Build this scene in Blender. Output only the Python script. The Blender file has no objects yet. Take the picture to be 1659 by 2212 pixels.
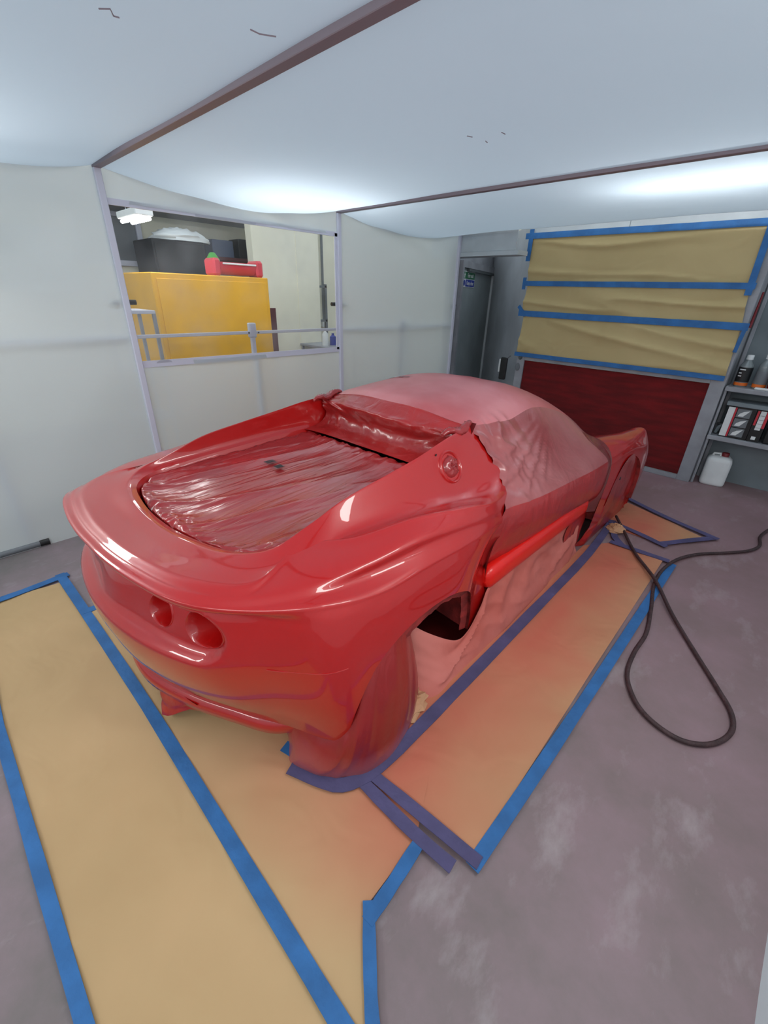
import bpy, math, random
from mathutils import Vector, Matrix, noise as mnoise
C = bpy.context.scene.collection
random.seed(7)
# ------------------------------------------------------------------ camera
F_PX, PITCH, ROLL, YAW = 926.1, math.radians(26.823), math.radians(1.727), math.radians(-43.70)
CAM_H = 1.62
fwd = Vector((math.sin(YAW)*math.cos(PITCH), math.cos(YAW)*math.cos(PITCH), -math.sin(PITCH)))
rt = Vector((math.cos(YAW), -math.sin(YAW), 0)); up = rt.cross(fwd)
r2 = rt*math.cos(ROLL)+up*math.sin(ROLL); u2 = -rt*math.sin(ROLL)+up*math.cos(ROLL)
cd = bpy.data.cameras.new('camera'); cam = bpy.data.objects.new('camera', cd); C.objects.link(cam)
cd.sensor_fit = 'VERTICAL'; cd.sensor_height = 36; cd.lens = 36*F_PX/2212; cd.clip_start = .02
m = Matrix((r2, u2, -fwd)).transposed().to_4x4(); m.translation = (0, 0, CAM_H); cam.matrix_world = m
bpy.context.scene.camera = cam
# ------------------------------------------------------------------ light and exposure
sc = bpy.context.scene
sc.view_settings.view_transform = 'Standard'; sc.view_settings.look = 'None'
sc.view_settings.gamma = 1; sc.view_settings.use_curve_mapping = False
sc.view_settings.exposure = 0.0
sc.cycles.use_denoising = True
sc.cycles.max_bounces = 10; sc.cycles.transparent_max_bounces = 12
sc.cycles.sample_clamp_indirect = 6
w = bpy.data.worlds.new('world'); sc.world = w; w.use_nodes = True
w.node_tree.nodes['Background'].inputs[0].default_value = (.80, .90, .97, 1)
w.node_tree.nodes['Background'].inputs[1].default_value = 1.05
LAMPS = [(-3.15, 2.35, 2.62, 90, 1.0), (-.75, 3.6, 2.62, 0, 1.0), (-3.3, -.35, 2.62, 90, .8), (-.3, -1.6, 2.62, 0, .6),
         (-4.5, 1.60, 2.11, 0, .3)]
LAMP_E = 44
def area(name, loc, tgt, sx, sy, power, col=(1, .98, .95)):
    ld = bpy.data.lights.new(name, 'AREA'); ld.shape = 'RECTANGLE'; ld.size = sx; ld.size_y = sy; ld.energy = power; ld.color = col
    o = bpy.data.objects.new(name, ld); C.objects.link(o); o.location = loc; o.rotation_euler = (Vector(tgt)-Vector(loc)).to_track_quat('-Z', 'Y').to_euler()
    return o
area('reflection_light_left', (-3.24, .08, 1.94), (-1.5, .3, .9), .7, .34, 12)  # unseen area light added to reflect in the tail deck
area('fill_light_right', (.25, 1.3, 2.09), (-1.3, 1.5, .2), 1.2, .28, 16)  # added fill lights out of view, brightening the floor and the car
area('fill_light_right', (.25, -.6, 2.09), (-1.0, .6, .2), 1.2, .28, 16)
area('fill_light_behind', (-1.7, -1.6, 2.10), (-1.6, .8, .2), 1.2, .16, 12)  # another added fill, unseen behind the camera
SIDE_LAMPS = [(1.9, 1.7, 2.55, 90), (1.9, .2, 2.55, 90), (2.3, 3.4, 2.6, 90)]
# ------------------------------------------------------------------ materials
def s2l(c): return tuple((v/255/12.92 if v <= 10 else ((v/255+.055)/1.055)**2.4) for v in c)+(1,)
def mat(name, col, rough=.5, metal=0, coat=0, bump=0, bscale=20, var=0, vscale=6, emit=0, stretch=None, var_col=None, spec=.5, bdist=.01, detail=5):
    m = bpy.data.materials.new(name); m.use_nodes = True; n = m.node_tree.nodes; l = m.node_tree.links; b = n['Principled BSDF']
    c = s2l(col); b.inputs['Base Color'].default_value = c
    b.inputs['Roughness'].default_value = rough; b.inputs['Metallic'].default_value = metal
    b.inputs['Coat Weight'].default_value = coat; b.inputs['Coat Roughness'].default_value = .03
    b.inputs['Specular IOR Level'].default_value = spec
    tc = n.new('ShaderNodeTexCoord'); src = tc.outputs['Object']
    if stretch:
        mp = n.new('ShaderNodeMapping'); l.new(src, mp.inputs[0]); mp.inputs['Scale'].default_value = stretch; src = mp.outputs[0]
    if var or var_col:
        t = n.new('ShaderNodeTexNoise'); t.inputs['Scale'].default_value = vscale; t.inputs['Detail'].default_value = detail; l.new(src, t.inputs[0])
        r = n.new('ShaderNodeValToRGB'); r.color_ramp.elements[0].position = .38; r.color_ramp.elements[1].position = .66
        l.new(t.outputs[0], r.inputs[0])
        r.color_ramp.elements[0].color = tuple(v*(1-var) for v in c[:3])+(1,)
        r.color_ramp.elements[1].color = s2l(var_col) if var_col else tuple(min(1, v*(1+var)) for v in c[:3])+(1,)
        l.new(r.outputs[0], b.inputs['Base Color'])
    if bump:
        t2 = n.new('ShaderNodeTexNoise'); t2.inputs['Scale'].default_value = bscale; t2.inputs['Detail'].default_value = 4; l.new(src, t2.inputs[0])
        bp = n.new('ShaderNodeBump'); bp.inputs['Strength'].default_value = bump; bp.inputs['Distance'].default_value = bdist
        l.new(t2.outputs[0], bp.inputs['Height']); l.new(bp.outputs[0], b.inputs['Normal'])
    if emit: b.inputs['Emission Color'].default_value = c; b.inputs['Emission Strength'].default_value = emit
    return m
M = {}
M['paint'] = mat('red_gloss_paint', (176, 8, 7), .35, coat=1)
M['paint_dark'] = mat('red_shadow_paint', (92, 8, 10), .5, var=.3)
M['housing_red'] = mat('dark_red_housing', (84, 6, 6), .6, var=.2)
M['door_grey_lifted'] = mat('door_grey_lifted', (142, 152, 154), .5, var=.1, vscale=3)  # grey lifted to stand in for light missing on the door
M['alcove'] = mat('alcove_wall_lifted', (180, 185, 190), .5, var=.12, vscale=2)  # lifted likewise: the colour makes up for the unlit alcove
M['dusty'] = mat('oversprayed_arch', (142, 40, 38), .8, var=.35, vscale=14, bump=.5, bscale=30)
M['sill'] = mat('fresh_red_sill', (225, 22, 12), .35, coat=.3)
M['slate'] = mat('slate', (84, 96, 122), .6)
M['black'] = mat('black', (22, 22, 24), .5)
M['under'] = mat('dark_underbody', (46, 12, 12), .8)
def film(name, col, col2, st=(1, 1, 1), sc_=9, bump=.6, rough=.2, crink=0, coat=.6):
    m = mat(name, col, rough, coat=coat, var_col=col2, vscale=2.2)
    n = m.node_tree.nodes; l = m.node_tree.links; b = n['Principled BSDF']; b.inputs['Coat Roughness'].default_value = .12
    tc = n.new('ShaderNodeTexCoord'); mp = n.new('ShaderNodeMapping'); l.new(tc.outputs['Object'], mp.inputs[0]); mp.inputs['Scale'].default_value = st
    t = n.new('ShaderNodeTexNoise'); t.inputs['Scale'].default_value = sc_; t.inputs['Detail'].default_value = 3; t.inputs['Distortion'].default_value = .8; l.new(mp.outputs[0], t.inputs[0])
    h = t.outputs[0]
    if crink:
        v = n.new('ShaderNodeTexVoronoi'); v.feature = 'DISTANCE_TO_EDGE'; v.inputs['Scale'].default_value = crink; l.new(mp.outputs[0], v.inputs[0])
        a = n.new('ShaderNodeMath'); a.operation = 'MULTIPLY_ADD'; l.new(v.outputs[0], a.inputs[0]); a.inputs[1].default_value = .7; l.new(h, a.inputs[2]); h = a.outputs[0]
    bp = n.new('ShaderNodeBump'); bp.inputs['Strength'].default_value = bump; bp.inputs['Distance'].default_value = .02
    l.new(h, bp.inputs['Height']); l.new(bp.outputs[0], b.inputs['Normal']); l.new(bp.outputs[0], b.inputs['Coat Normal'])
    return m
M['film_roof'] = film('misted_masking_film', (184, 84, 88), (206, 122, 126), (1, 1, 1), 3, .12, .42, coat=.25)
M['film_deck'] = film('crinkled_masking_film', (160, 34, 36), (142, 46, 48), (5, .5, 1), 6, .22, .24, coat=.45)
M['film_side'] = film('red_masking_film', (172, 34, 34), (150, 28, 28), (1, 1, .5), 9, .45, .35, coat=.5)
M['film_haze'] = film('hazy_masking_film', (172, 98, 98), (150, 60, 60), (1, 1, .5), 6, .4, .38, coat=.6)
M['steel'] = mat('painted_grey_steel', (150, 152, 158), .5, var=.12, vscale=5, bump=.1)
M['steel_white'] = mat('pale_panel', (186, 194, 198), .45, var=.05)
M['darkgrey'] = mat('dark_grey_door', (86, 92, 94), .5, var=.1, vscale=3)
M['midgrey'] = mat('alcove_grey', (112, 117, 122), .5, var=.12, vscale=2)
M['wallgrey'] = mat('bench_grey_wall', (120, 130, 135), .6, var=.08, vscale=4)
M['frame_white'] = mat('white_tube_frame', (206, 208, 222), .35)
M['beam_grey'] = mat('grey_beam', (128, 116, 124), .45)
M['filter_red'] = mat('oversprayed_filter', (112, 10, 14), .9, var=.25, vscale=3, stretch=(1, 1, 6), bump=.6, bscale=60)
M['tape'] = mat('blue_masking_tape', (44, 104, 164), .7, var=.14, vscale=9, bump=.3, bscale=40)
M['tape_p'] = mat('oversprayed_blue_tape', (80, 76, 116), .75, var=.15, vscale=7, bump=.3, bscale=40)
M['yellow'] = mat('yellow_cabinet', (226, 168, 36), .4, var=.06, vscale=3)
M['cream'] = mat('cream_wall', (244, 240, 220), .8, var=.04, vscale=2)
M['maroon'] = mat('maroon_dado', (92, 44, 46), .6)
M['white'] = mat('white_plastic', (225, 228, 228), .5, var=.06)
M['red_plain'] = mat('red_plastic', (196, 44, 60), .35, coat=.4)
M['orange'] = mat('orange', (228, 110, 34), .5)
M['green'] = mat('green', (60, 150, 50), .5)
M['sign_green'] = mat('sign_green', (24, 104, 66), .5)
M['sign_blue'] = mat('sign_blue', (34, 54, 152), .5)
M['glassy'] = mat('clear_bottle', (120, 128, 130), .15, coat=.5)
M['hose'] = mat('dusty_rubber_hose', (64, 44, 46), .6, var=.25, vscale=30, bump=.4, bscale=120)
M['tube'] = mat('lamp_tube', (255, 255, 255), .5, emit=1)
M['tube'].node_tree.nodes['Principled BSDF'].inputs['Emission Strength'].default_value = LAMP_E
M['tube2'] = mat('side_lamp_tube', (250, 250, 255), .5, emit=14)
M['dark_red_box'] = mat('dark_red_tub', (120, 24, 32), .5)
def paper(name, a, b_, wall=False):
    m = mat(name, a, .75, var_col=b_, vscale=1.5, detail=3)
    n = m.node_tree.nodes; l = m.node_tree.links; b = n['Principled BSDF']
    if not wall:   # overspray dust that fell round the car, densest beside it
        tc = n.new('ShaderNodeTexCoord'); sp = n.new('ShaderNodeSeparateXYZ'); l.new(tc.outputs['Object'], sp.inputs[0])
        def mth(op, x, y=None, z=None):
            q = n.new('ShaderNodeMath'); q.operation = op
            for k, v in enumerate((x, y, z)):
                if v is None: continue
                if isinstance(v, (int, float)): q.inputs[k].default_value = v
                else: l.new(v, q.inputs[k])
            return q.outputs[0]
        dx = mth('MAXIMUM', mth('SUBTRACT', mth('ABSOLUTE', mth('ADD', sp.outputs[0], 1.45)), .8), 0.)
        dy = mth('MAXIMUM', mth('SUBTRACT', mth('ABSOLUTE', mth('SUBTRACT', sp.outputs[1], 2.55)), 1.75), 0.)
        d = mth('SQRT', mth('ADD', mth('MULTIPLY', dx, dx), mth('MULTIPLY', dy, dy)))
        t = n.new('ShaderNodeTexNoise'); t.inputs['Scale'].default_value = 2.5; l.new(tc.outputs['Object'], t.inputs[0])
        d = mth('ADD', d, mth('MULTIPLY', mth('SUBTRACT', t.outputs[0], .5), .45))
        mr = n.new('ShaderNodeMapRange'); l.new(d, mr.inputs[0]); mr.inputs[1].default_value = 0; mr.inputs[2].default_value = .62; mr.inputs[3].default_value = .85; mr.inputs[4].default_value = 0
        # right side of the car took most of the dust
        mx = n.new('ShaderNodeMapRange'); l.new(sp.outputs[0], mx.inputs[0]); mx.inputs[1].default_value = -1.5; mx.inputs[2].default_value = -.6; mx.inputs[3].default_value = .12; mx.inputs[4].default_value = 1
        f = mth('MULTIPLY', mr.outputs[0], mx.outputs[0])
        mix = n.new('ShaderNodeMix'); mix.data_type = 'RGBA'; l.new(f, mix.inputs[0])
        old = b.inputs['Base Color'].links[0].from_socket; l.new(old, mix.inputs[6]); mix.inputs[7].default_value = s2l((196, 92, 76)); l.new(mix.outputs[2], b.inputs['Base Color'])
    tc = n.new('ShaderNodeTexCoord'); t = n.new('ShaderNodeTexNoise'); t.inputs['Scale'].default_value = 3; t.inputs['Distortion'].default_value = 1.2; l.new(tc.outputs['Object'], t.inputs[0])
    bp = n.new('ShaderNodeBump'); bp.inputs['Strength'].default_value = .5; bp.inputs['Distance'].default_value = .03
    l.new(t.outputs[0], bp.inputs['Height']); l.new(bp.outputs[0], b.inputs['Normal'])
    return m
M['paper'] = paper('masking_paper', (186, 156, 112), (196, 164, 120))
M['paper_wall'] = paper('wall_masking_paper', (184, 164, 116), (192, 172, 124), True)
M['paper_skirt'] = film('pink_dusted_paper', (206, 120, 110), (190, 96, 84), (1, 1, .4), 5, .5, .7, coat=0)
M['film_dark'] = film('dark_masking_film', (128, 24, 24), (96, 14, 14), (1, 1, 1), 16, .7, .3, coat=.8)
M['film_curtain'] = film('dusty_masking_film', (150, 26, 26), (128, 22, 22), (1, 1, .5), 9, .45, .4, coat=.4)
def hem(m):   # pale dust that settled low on the film
    n = m.node_tree.nodes; l = m.node_tree.links; b = n['Principled BSDF']; old = b.inputs['Base Color'].links[0].from_socket
    tc = n.new('ShaderNodeTexCoord'); sp = n.new('ShaderNodeSeparateXYZ'); l.new(tc.outputs['Object'], sp.inputs[0]); t = n.new('ShaderNodeTexNoise'); t.inputs['Scale'].default_value = 4; l.new(tc.outputs['Object'], t.inputs[0])
    ad = n.new('ShaderNodeMath'); ad.operation = 'MULTIPLY_ADD'; l.new(t.outputs[0], ad.inputs[0]); ad.inputs[1].default_value = .22; l.new(sp.outputs[2], ad.inputs[2])
    mr = n.new('ShaderNodeMapRange'); l.new(ad.outputs[0], mr.inputs[0]); mr.inputs[1].default_value = .10; mr.inputs[2].default_value = .26; mr.inputs[3].default_value = .6; mr.inputs[4].default_value = 0
    mx = n.new('ShaderNodeMix'); mx.data_type = 'RGBA'; l.new(mr.outputs[0], mx.inputs[0]); l.new(old, mx.inputs[6]); mx.inputs[7].default_value = s2l((196, 120, 124)); l.new(mx.outputs[2], b.inputs['Base Color'])
hem(M['film_curtain'])
M['paper_tan'] = mat('crumpled_tan_paper', (196, 148, 112), .8, bump=.4, bscale=8)
# floor
def floor_mat():
    m = mat('dusty_concrete', (122, 116, 116), .55)
    n = m.node_tree.nodes; l = m.node_tree.links; b = n['Principled BSDF']
    tc = n.new('ShaderNodeTexCoord')
    t1 = n.new('ShaderNodeTexNoise'); t1.inputs['Scale'].default_value = 1.6; t1.inputs['Detail'].default_value = 8; t1.inputs['Roughness'].default_value = .65
    t2 = n.new('ShaderNodeTexNoise'); t2.inputs['Scale'].default_value = 5.5; t2.inputs['Detail'].default_value = 9; t2.inputs['Roughness'].default_value = .62
    mp = n.new('ShaderNodeMapping'); mp.inputs['Rotation'].default_value = (0, 0, .7); mp.inputs['Scale'].default_value = (1, .5, 1); l.new(tc.outputs['Object'], mp.inputs[0])
    l.new(tc.outputs['Object'], t1.inputs[0]); l.new(mp.outputs[0], t2.inputs[0])
    r1 = n.new('ShaderNodeValToRGB'); l.new(t1.outputs[0], r1.inputs[0])
    r1.color_ramp.elements[0].position = .35; r1.color_ramp.elements[0].color = s2l((112, 108, 106)); r1.color_ramp.elements[1].position = .62; r1.color_ramp.elements[1].color = s2l((140, 124, 130))
    r2_ = n.new('ShaderNodeValToRGB'); l.new(t2.outputs[0], r2_.inputs[0]); r2_.color_ramp.elements[0].position = .54; r2_.color_ramp.elements[0].color = (0, 0, 0, 1); r2_.color_ramp.elements[1].position = .72; r2_.color_ramp.elements[1].color = (.62, .62, .62, 1)
    mx = n.new('ShaderNodeMix'); mx.data_type = 'RGBA'; l.new(r2_.outputs[0], mx.inputs[0]); l.new(r1.outputs[0], mx.inputs[6]); mx.inputs[7].default_value = s2l((176, 172, 174))
    # red overspray towards the right side of the car
    sp = n.new('ShaderNodeSeparateXYZ'); l.new(tc.outputs['Object'], sp.inputs[0])
    ry = n.new('ShaderNodeMapRange'); l.new(sp.outputs[1], ry.inputs[0]); ry.inputs[1].default_value = .2; ry.inputs[2].default_value = 3.6; ry.inputs[3].default_value = .06; ry.inputs[4].default_value = .4
    rx = n.new('ShaderNodeMapRange'); l.new(sp.outputs[0], rx.inputs[0]); rx.inputs[1].default_value = -2.6; rx.inputs[2].default_value = -1.; rx.inputs[3].default_value = .15; rx.inputs[4].default_value = 1
    mm = n.new('ShaderNodeMath'); mm.operation = 'MULTIPLY'; l.new(ry.outputs[0], mm.inputs[0]); l.new(rx.outputs[0], mm.inputs[1])
    m2 = n.new('ShaderNodeMix'); m2.data_type = 'RGBA'; l.new(mm.outputs[0], m2.inputs[0]); l.new(mx.outputs[2], m2.inputs[6]); m2.inputs[7].default_value = s2l((164, 112, 118)); l.new(m2.outputs[2], b.inputs['Base Color'])
    bp = n.new('ShaderNodeBump'); bp.inputs['Strength'].default_value = .25; bp.inputs['Distance'].default_value = .01; l.new(t2.outputs[0], bp.inputs['Height']); l.new(bp.outputs[0], b.inputs['Normal'])
    return m
M['floor'] = floor_mat()
def fabric(name, dif, trans, clear=0., bump=.15):
    m = bpy.data.materials.new(name); m.use_nodes = True; n = m.node_tree.nodes; l = m.node_tree.links; n.clear()
    o = n.new('ShaderNodeOutputMaterial'); d = n.new('ShaderNodeBsdfPrincipled'); d.inputs['Base Color'].default_value = dif; d.inputs['Roughness'].default_value = .45
    t = n.new('ShaderNodeBsdfTranslucent'); t.inputs[0].default_value = trans
    a = n.new('ShaderNodeMixShader'); a.inputs[0].default_value = .5; l.new(d.outputs[0], a.inputs[1]); l.new(t.outputs[0], a.inputs[2]); out = a.outputs[0]
    tc = n.new('ShaderNodeTexCoord'); nz = n.new('ShaderNodeTexNoise'); nz.inputs['Scale'].default_value = 2.5; nz.inputs['Detail'].default_value = 3; l.new(tc.outputs['Object'], nz.inputs[0])
    bp = n.new('ShaderNodeBump'); bp.inputs['Strength'].default_value = bump; bp.inputs['Distance'].default_value = .04; l.new(nz.outputs[0], bp.inputs['Height']); l.new(bp.outputs[0], d.inputs['Normal']); l.new(bp.outputs[0], t.inputs['Normal'])
    if clear:
        tr = n.new('ShaderNodeBsdfTransparent'); b = n.new('ShaderNodeMixShader'); b.inputs[0].default_value = clear; l.new(out, b.inputs[1]); l.new(tr.outputs[0], b.inputs[2]); out = b.outputs[0]
    l.new(out, o.inputs[0]); return m
M['fab_top'] = fabric('translucent_roof_sheet', (.60, .68, .76, 1), (.54, .63, .70, 1))
M['fab'] = fabric('translucent_side_sheet', (.76, .80, .81, 1), (.72, .80, .82, 1), .07)
def clear_mat():
    m = bpy.data.materials.new('clear_window_film'); m.use_nodes = True; n = m.node_tree.nodes; l = m.node_tree.links; n.clear()
    o = n.new('ShaderNodeOutputMaterial'); t = n.new('ShaderNodeBsdfTransparent'); t.inputs[0].default_value = (.93, .95, .95, 1); g = n.new('ShaderNodeBsdfGlossy'); g.inputs['Roughness'].default_value = .06
    f = n.new('ShaderNodeFresnel'); f.inputs[0].default_value = 1.35; a = n.new('ShaderNodeMixShader'); l.new(f.outputs[0], a.inputs[0]); l.new(t.outputs[0], a.inputs[1]); l.new(g.outputs[0], a.inputs[2])
    d = n.new('ShaderNodeBsdfDiffuse'); d.inputs[0].default_value = (.8, .82, .82, 1); tc = n.new('ShaderNodeTexCoord'); nz = n.new('ShaderNodeTexNoise'); nz.inputs['Scale'].default_value = 3; l.new(tc.outputs['Object'], nz.inputs[0])
    mr = n.new('ShaderNodeMapRange'); l.new(nz.outputs[0], mr.inputs[0]); mr.inputs[1].default_value = .4; mr.inputs[2].default_value = .8; mr.inputs[3].default_value = .03; mr.inputs[4].default_value = .22
    b = n.new('ShaderNodeMixShader'); l.new(mr.outputs[0], b.inputs[0]); l.new(a.outputs[0], b.inputs[1]); l.new(d.outputs[0], b.inputs[2]); l.new(b.outputs[0], o.inputs[0]); return m
M['clear'] = clear_mat()
# ------------------------------------------------------------------ helpers
def link(name, V, Fc, material, parent=None, smooth=False, ang=40, loc=None):
    me = bpy.data.meshes.new(name); me.from_pydata([tuple(v) for v in V], [], [tuple(f) for f in Fc]); me.update()
    if isinstance(material, str): material = M[material]
    me.materials.append(material)
    if smooth:
        me.shade_smooth()
        if ang < 180: me.set_sharp_from_angle(angle=math.radians(ang))
    o = bpy.data.objects.new(name, me); C.objects.link(o)
    if loc: o.location = loc
    if parent: o.parent = parent
    return o
def tag(o, label=None, cat=None, group=None, kind=None):
    if label: o['label'] = label
    if cat: o['category'] = cat
    if group: o['group'] = group
    if kind: o['kind'] = kind
    return o
def empty(name, loc=(0, 0, 0), rz=0, label=None, cat=None, group=None):
    o = bpy.data.objects.new(name, None); C.objects.link(o); o.location = loc; o.rotation_euler = (0, 0, rz); o.empty_display_size = .1
    return tag(o, label, cat, group)
class MB:
    def __init__(s): s.V = []; s.F = []
    def box(s, a, b, bev=0, rz=0, c=None):
        x0, y0, z0 = [min(p, q) for p, q in zip(a, b)]; x1, y1, z1 = [max(p, q) for p, q in zip(a, b)]
        n = len(s.V)
        if not bev:
            P = [(x, y, z) for x in (x0, x1) for y in (y0, y1) for z in (z0, z1)]
            Fc = [(0, 1, 3, 2), (4, 6, 7, 5), (0, 4, 5, 1), (2, 3, 7, 6), (0, 2, 6, 4), (1, 5, 7, 3)]
        else:
            e = min(bev, (x1-x0)/2.2, (y1-y0)/2.2, (z1-z0)/2.2); P = []; Fc = []
            # chamfered box: three inset faces per corner
            idx = {}
            for i, x in enumerate((x0, x1)):
                for j, y in enumerate((y0, y1)):
                    for k, z in enumerate((z0, z1)):
                        sx, sy, sz = (1 if i == 0 else -1), (1 if j == 0 else -1), (1 if k == 0 else -1)
                        for a_, p in enumerate(((x, y+sy*e, z+sz*e), (x+sx*e, y, z+sz*e), (x+sx*e, y+sy*e, z))): idx[(i, j, k, a_)] = len(P); P.append(p)
            for i in (0, 1): Fc.append([idx[(i, j, k, 0)] for j, k in ((0, 0), (0, 1), (1, 1), (1, 0))])
            for j in (0, 1): Fc.append([idx[(i, j, k, 1)] for i, k in ((0, 0), (1, 0), (1, 1), (0, 1))])
            for k in (0, 1): Fc.append([idx[(i, j, k, 2)] for i, j in ((0, 0), (0, 1), (1, 1), (1, 0))])
            for i in (0, 1):
                for j in (0, 1): Fc.append([idx[(i, j, 0, 0)], idx[(i, j, 1, 0)], idx[(i, j, 1, 1)], idx[(i, j, 0, 1)]])
            for i in (0, 1):
                for k in (0, 1): Fc.append([idx[(i, 0, k, 0)], idx[(i, 1, k, 0)], idx[(i, 1, k, 2)], idx[(i, 0, k, 2)]])
            for j in (0, 1):
                for k in (0, 1): Fc.append([idx[(0, j, k, 1)], idx[(1, j, k, 1)], idx[(1, j, k, 2)], idx[(0, j, k, 2)]])
            for i in (0, 1):
                for j in (0, 1):
                    for k in (0, 1): Fc.append([idx[(i, j, k, q)] for q in (0, 1, 2)])
        if rz:
            cx, cy = c or ((x0+x1)/2, (y0+y1)/2); P = [(cx+(x-cx)*math.cos(rz)-(y-cy)*math.sin(rz), cy+(x-cx)*math.sin(rz)+(y-cy)*math.cos(rz), z) for x, y, z in P]
        s.V += P; s.F += [tuple(n+i for i in f) for f in Fc]; return s
    def tube(s, pts, r, n=8, cap=True, flat=1):
        pts = [Vector(p) for p in pts]; base = len(s.V); rs = r if isinstance(r, (list, tuple)) else [r]*len(pts)
        u = None
        for i, p in enumerate(pts):
            t = (pts[min(i+1, len(pts)-1)]-pts[max(i-1, 0)]).normalized()
            if u is None: u = t.orthogonal().normalized() if abs(t.z) > .9 else t.cross(Vector((0, 0, 1))).normalized()
            u = (u-t*u.dot(t)).normalized(); v = t.cross(u)
            for k in range(n):
                a = 2*math.pi*k/n; s.V.append(p+(u*math.cos(a)+v*math.sin(a)*flat)*rs[i])
        for i in range(len(pts)-1):
            for k in range(n): s.F.append((base+i*n+k, base+i*n+(k+1) % n, base+(i+1)*n+(k+1) % n, base+(i+1)*n+k))
        if cap: s.F.append(tuple(base+k for k in range(n))[::-1]); s.F.append(tuple(base+(len(pts)-1)*n+k for k in range(n)))
        return s
    def lathe(s, prof, n=20, c=(0, 0, 0)):
        base = len(s.V)
        for r, z in prof:
            for k in range(n): a = 2*math.pi*k/n; s.V.append((c[0]+r*math.cos(a), c[1]+r*math.sin(a), c[2]+z))
        for i in range(len(prof)-1):
            for k in range(n): s.F.append((base+i*n+k, base+i*n+(k+1) % n, base+(i+1)*n+(k+1) % n, base+(i+1)*n+k))
        s.F.append(tuple(base+k for k in range(n))[::-1]); s.F.append(tuple(base+(len(prof)-1)*n+k for k in range(n))); return s
    def poly(s, pts, a, b, ax='z'):   # prism of a 2D outline between a and b along an axis
        n = len(pts); base = len(s.V)
        for h in (a, b):
            for p, q in pts: s.V.append((p, q, h) if ax == 'z' else ((p, h, q) if ax == 'y' else (h, p, q)))
        s.F.append(tuple(base+i for i in range(n))[::-1]); s.F.append(tuple(base+n+i for i in range(n)))
        for i in range(n): j = (i+1) % n; s.F.append((base+i, base+j, base+n+j, base+n+i))
        return s
    def grid(s, G, closed=False):
        base = len(s.V); R = len(G); K = len(G[0])
        for row in G: s.V += list(row)
        for i in range(R-1):
            for k in range(K-1 if not closed else K): s.F.append((base+i*K+k, base+i*K+(k+1) % K, base+(i+1)*K+(k+1) % K, base+(i+1)*K+k))
        return s
    def build(s, name, material, parent=None, smooth=False, ang=40, loc=None): return link(name, s.V, s.F, material, parent, smooth, ang, loc)
def crc(P, n, g0=None, g1=None):
    """centripetal Catmull-Rom through P, n samples per segment"""
    P = [Vector(p) for p in P]
    a = Vector(g0) if g0 is not None else P[0]*2-P[1]; z = Vector(g1) if g1 is not None else P[-1]*2-P[-2]
    Q = [a]+P+[z]; out = []
    for i in range(1, len(Q)-2):
        p0, p1, p2, p3 = Q[i-1:i+3]; t0 = 0; t1 = t0+max((p1-p0).length, 1e-4)**.5; t2 = t1+max((p2-p1).length, 1e-4)**.5; t3 = t2+max((p3-p2).length, 1e-4)**.5
        k = n[i-1] if isinstance(n, (list, tuple)) else n
        for j in range(k):
            t = t1+(t2-t1)*j/k
            A1 = p0*((t1-t)/(t1-t0))+p1*((t-t0)/(t1-t0)); A2 = p1*((t2-t)/(t2-t1))+p2*((t-t1)/(t2-t1)); A3 = p2*((t3-t)/(t3-t2))+p3*((t-t2)/(t3-t2))
            B1 = A1*((t2-t)/(t2-t0))+A2*((t-t0)/(t2-t0)); B2 = A2*((t3-t)/(t3-t1))+A3*((t-t1)/(t3-t1))
            out.append(B1*((t2-t)/(t2-t1))+B2*((t-t1)/(t2-t1)))
    out.append(P[-1].copy()); return out
def surf(cols, nr, nc, mirror=False):
    """cols[station][row] control points -> dense grid [row][station]"""
    dense = [crc(c, nr) for c in cols]; R = len(dense[0]); rows = []
    for r in range(R):
        line = [d[r] for d in dense]; g0 = None
        if mirror: g0 = Vector((-line[1].x, line[1].y, line[1].z))
        rows.append(crc(line, nc, g0=g0))
    return rows
def clip(V, Fc, f):
    """cut away where f(v) < 0; returns verts, faces and the new boundary edges"""
    val = [f(v) for v in V]; V = list(V); cache = {}; out = []; edges = []
    def cut(i, j):
        k = (min(i, j), max(i, j))
        if k not in cache:
            t = val[i]/(val[i]-val[j]); cache[k] = len(V); V.append(Vector(V[i]).lerp(Vector(V[j]), t))
        return cache[k]
    for fc in Fc:
        ins = [val[i] >= 0 for i in fc]
        if all(ins): out.append(fc); continue
        if not any(ins): continue
        poly = []; new = []
        for a in range(len(fc)):
            i, j = fc[a], fc[(a+1) % len(fc)]
            if ins[a]: poly.append(i)
            if ins[a] != ins[(a+1) % len(fc)]: q = cut(i, j); poly.append(q); new.append(q)
        if len(poly) >= 3: out.append(tuple(poly))
        if len(new) == 2: edges.append(tuple(new))
    used = sorted({i for fc in out for i in fc}); mp = {o: k for k, o in enumerate(used)}
    return [V[i] for i in used], [tuple(mp[i] for i in fc) for fc in out], [(mp[a], mp[b]) for a, b in edges if a in mp and b in mp]
def flange(V, E, offs):
    """strip(s) from boundary edges E of V moved by each function in offs"""
    ids = sorted({i for e in E for i in e}); mp = {i: k for k, i in enumerate(ids)}; n = len(ids)
    W = [Vector(V[i]) for i in ids]; Fc = []
    for q, fn in enumerate(offs):
        W += [Vector(fn(Vector(V[i]))) for i in ids]
        for a, b in E: a_, b_ = mp[a], mp[b]; Fc.append((q*n+a_, q*n+b_, (q+1)*n+b_, (q+1)*n+a_))
    return W, Fc
def nz(x, y, z=0, s=1): return mnoise.noise(Vector((x*s, y*s, z*s)))
def ridge(x, y, z=0, s=1): return 1-abs(nz(x, y, z, s))*2
def sm(a, b, x): t = max(0, min(1, (x-a)/(b-a))); return t*t*(3-2*t)
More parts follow.
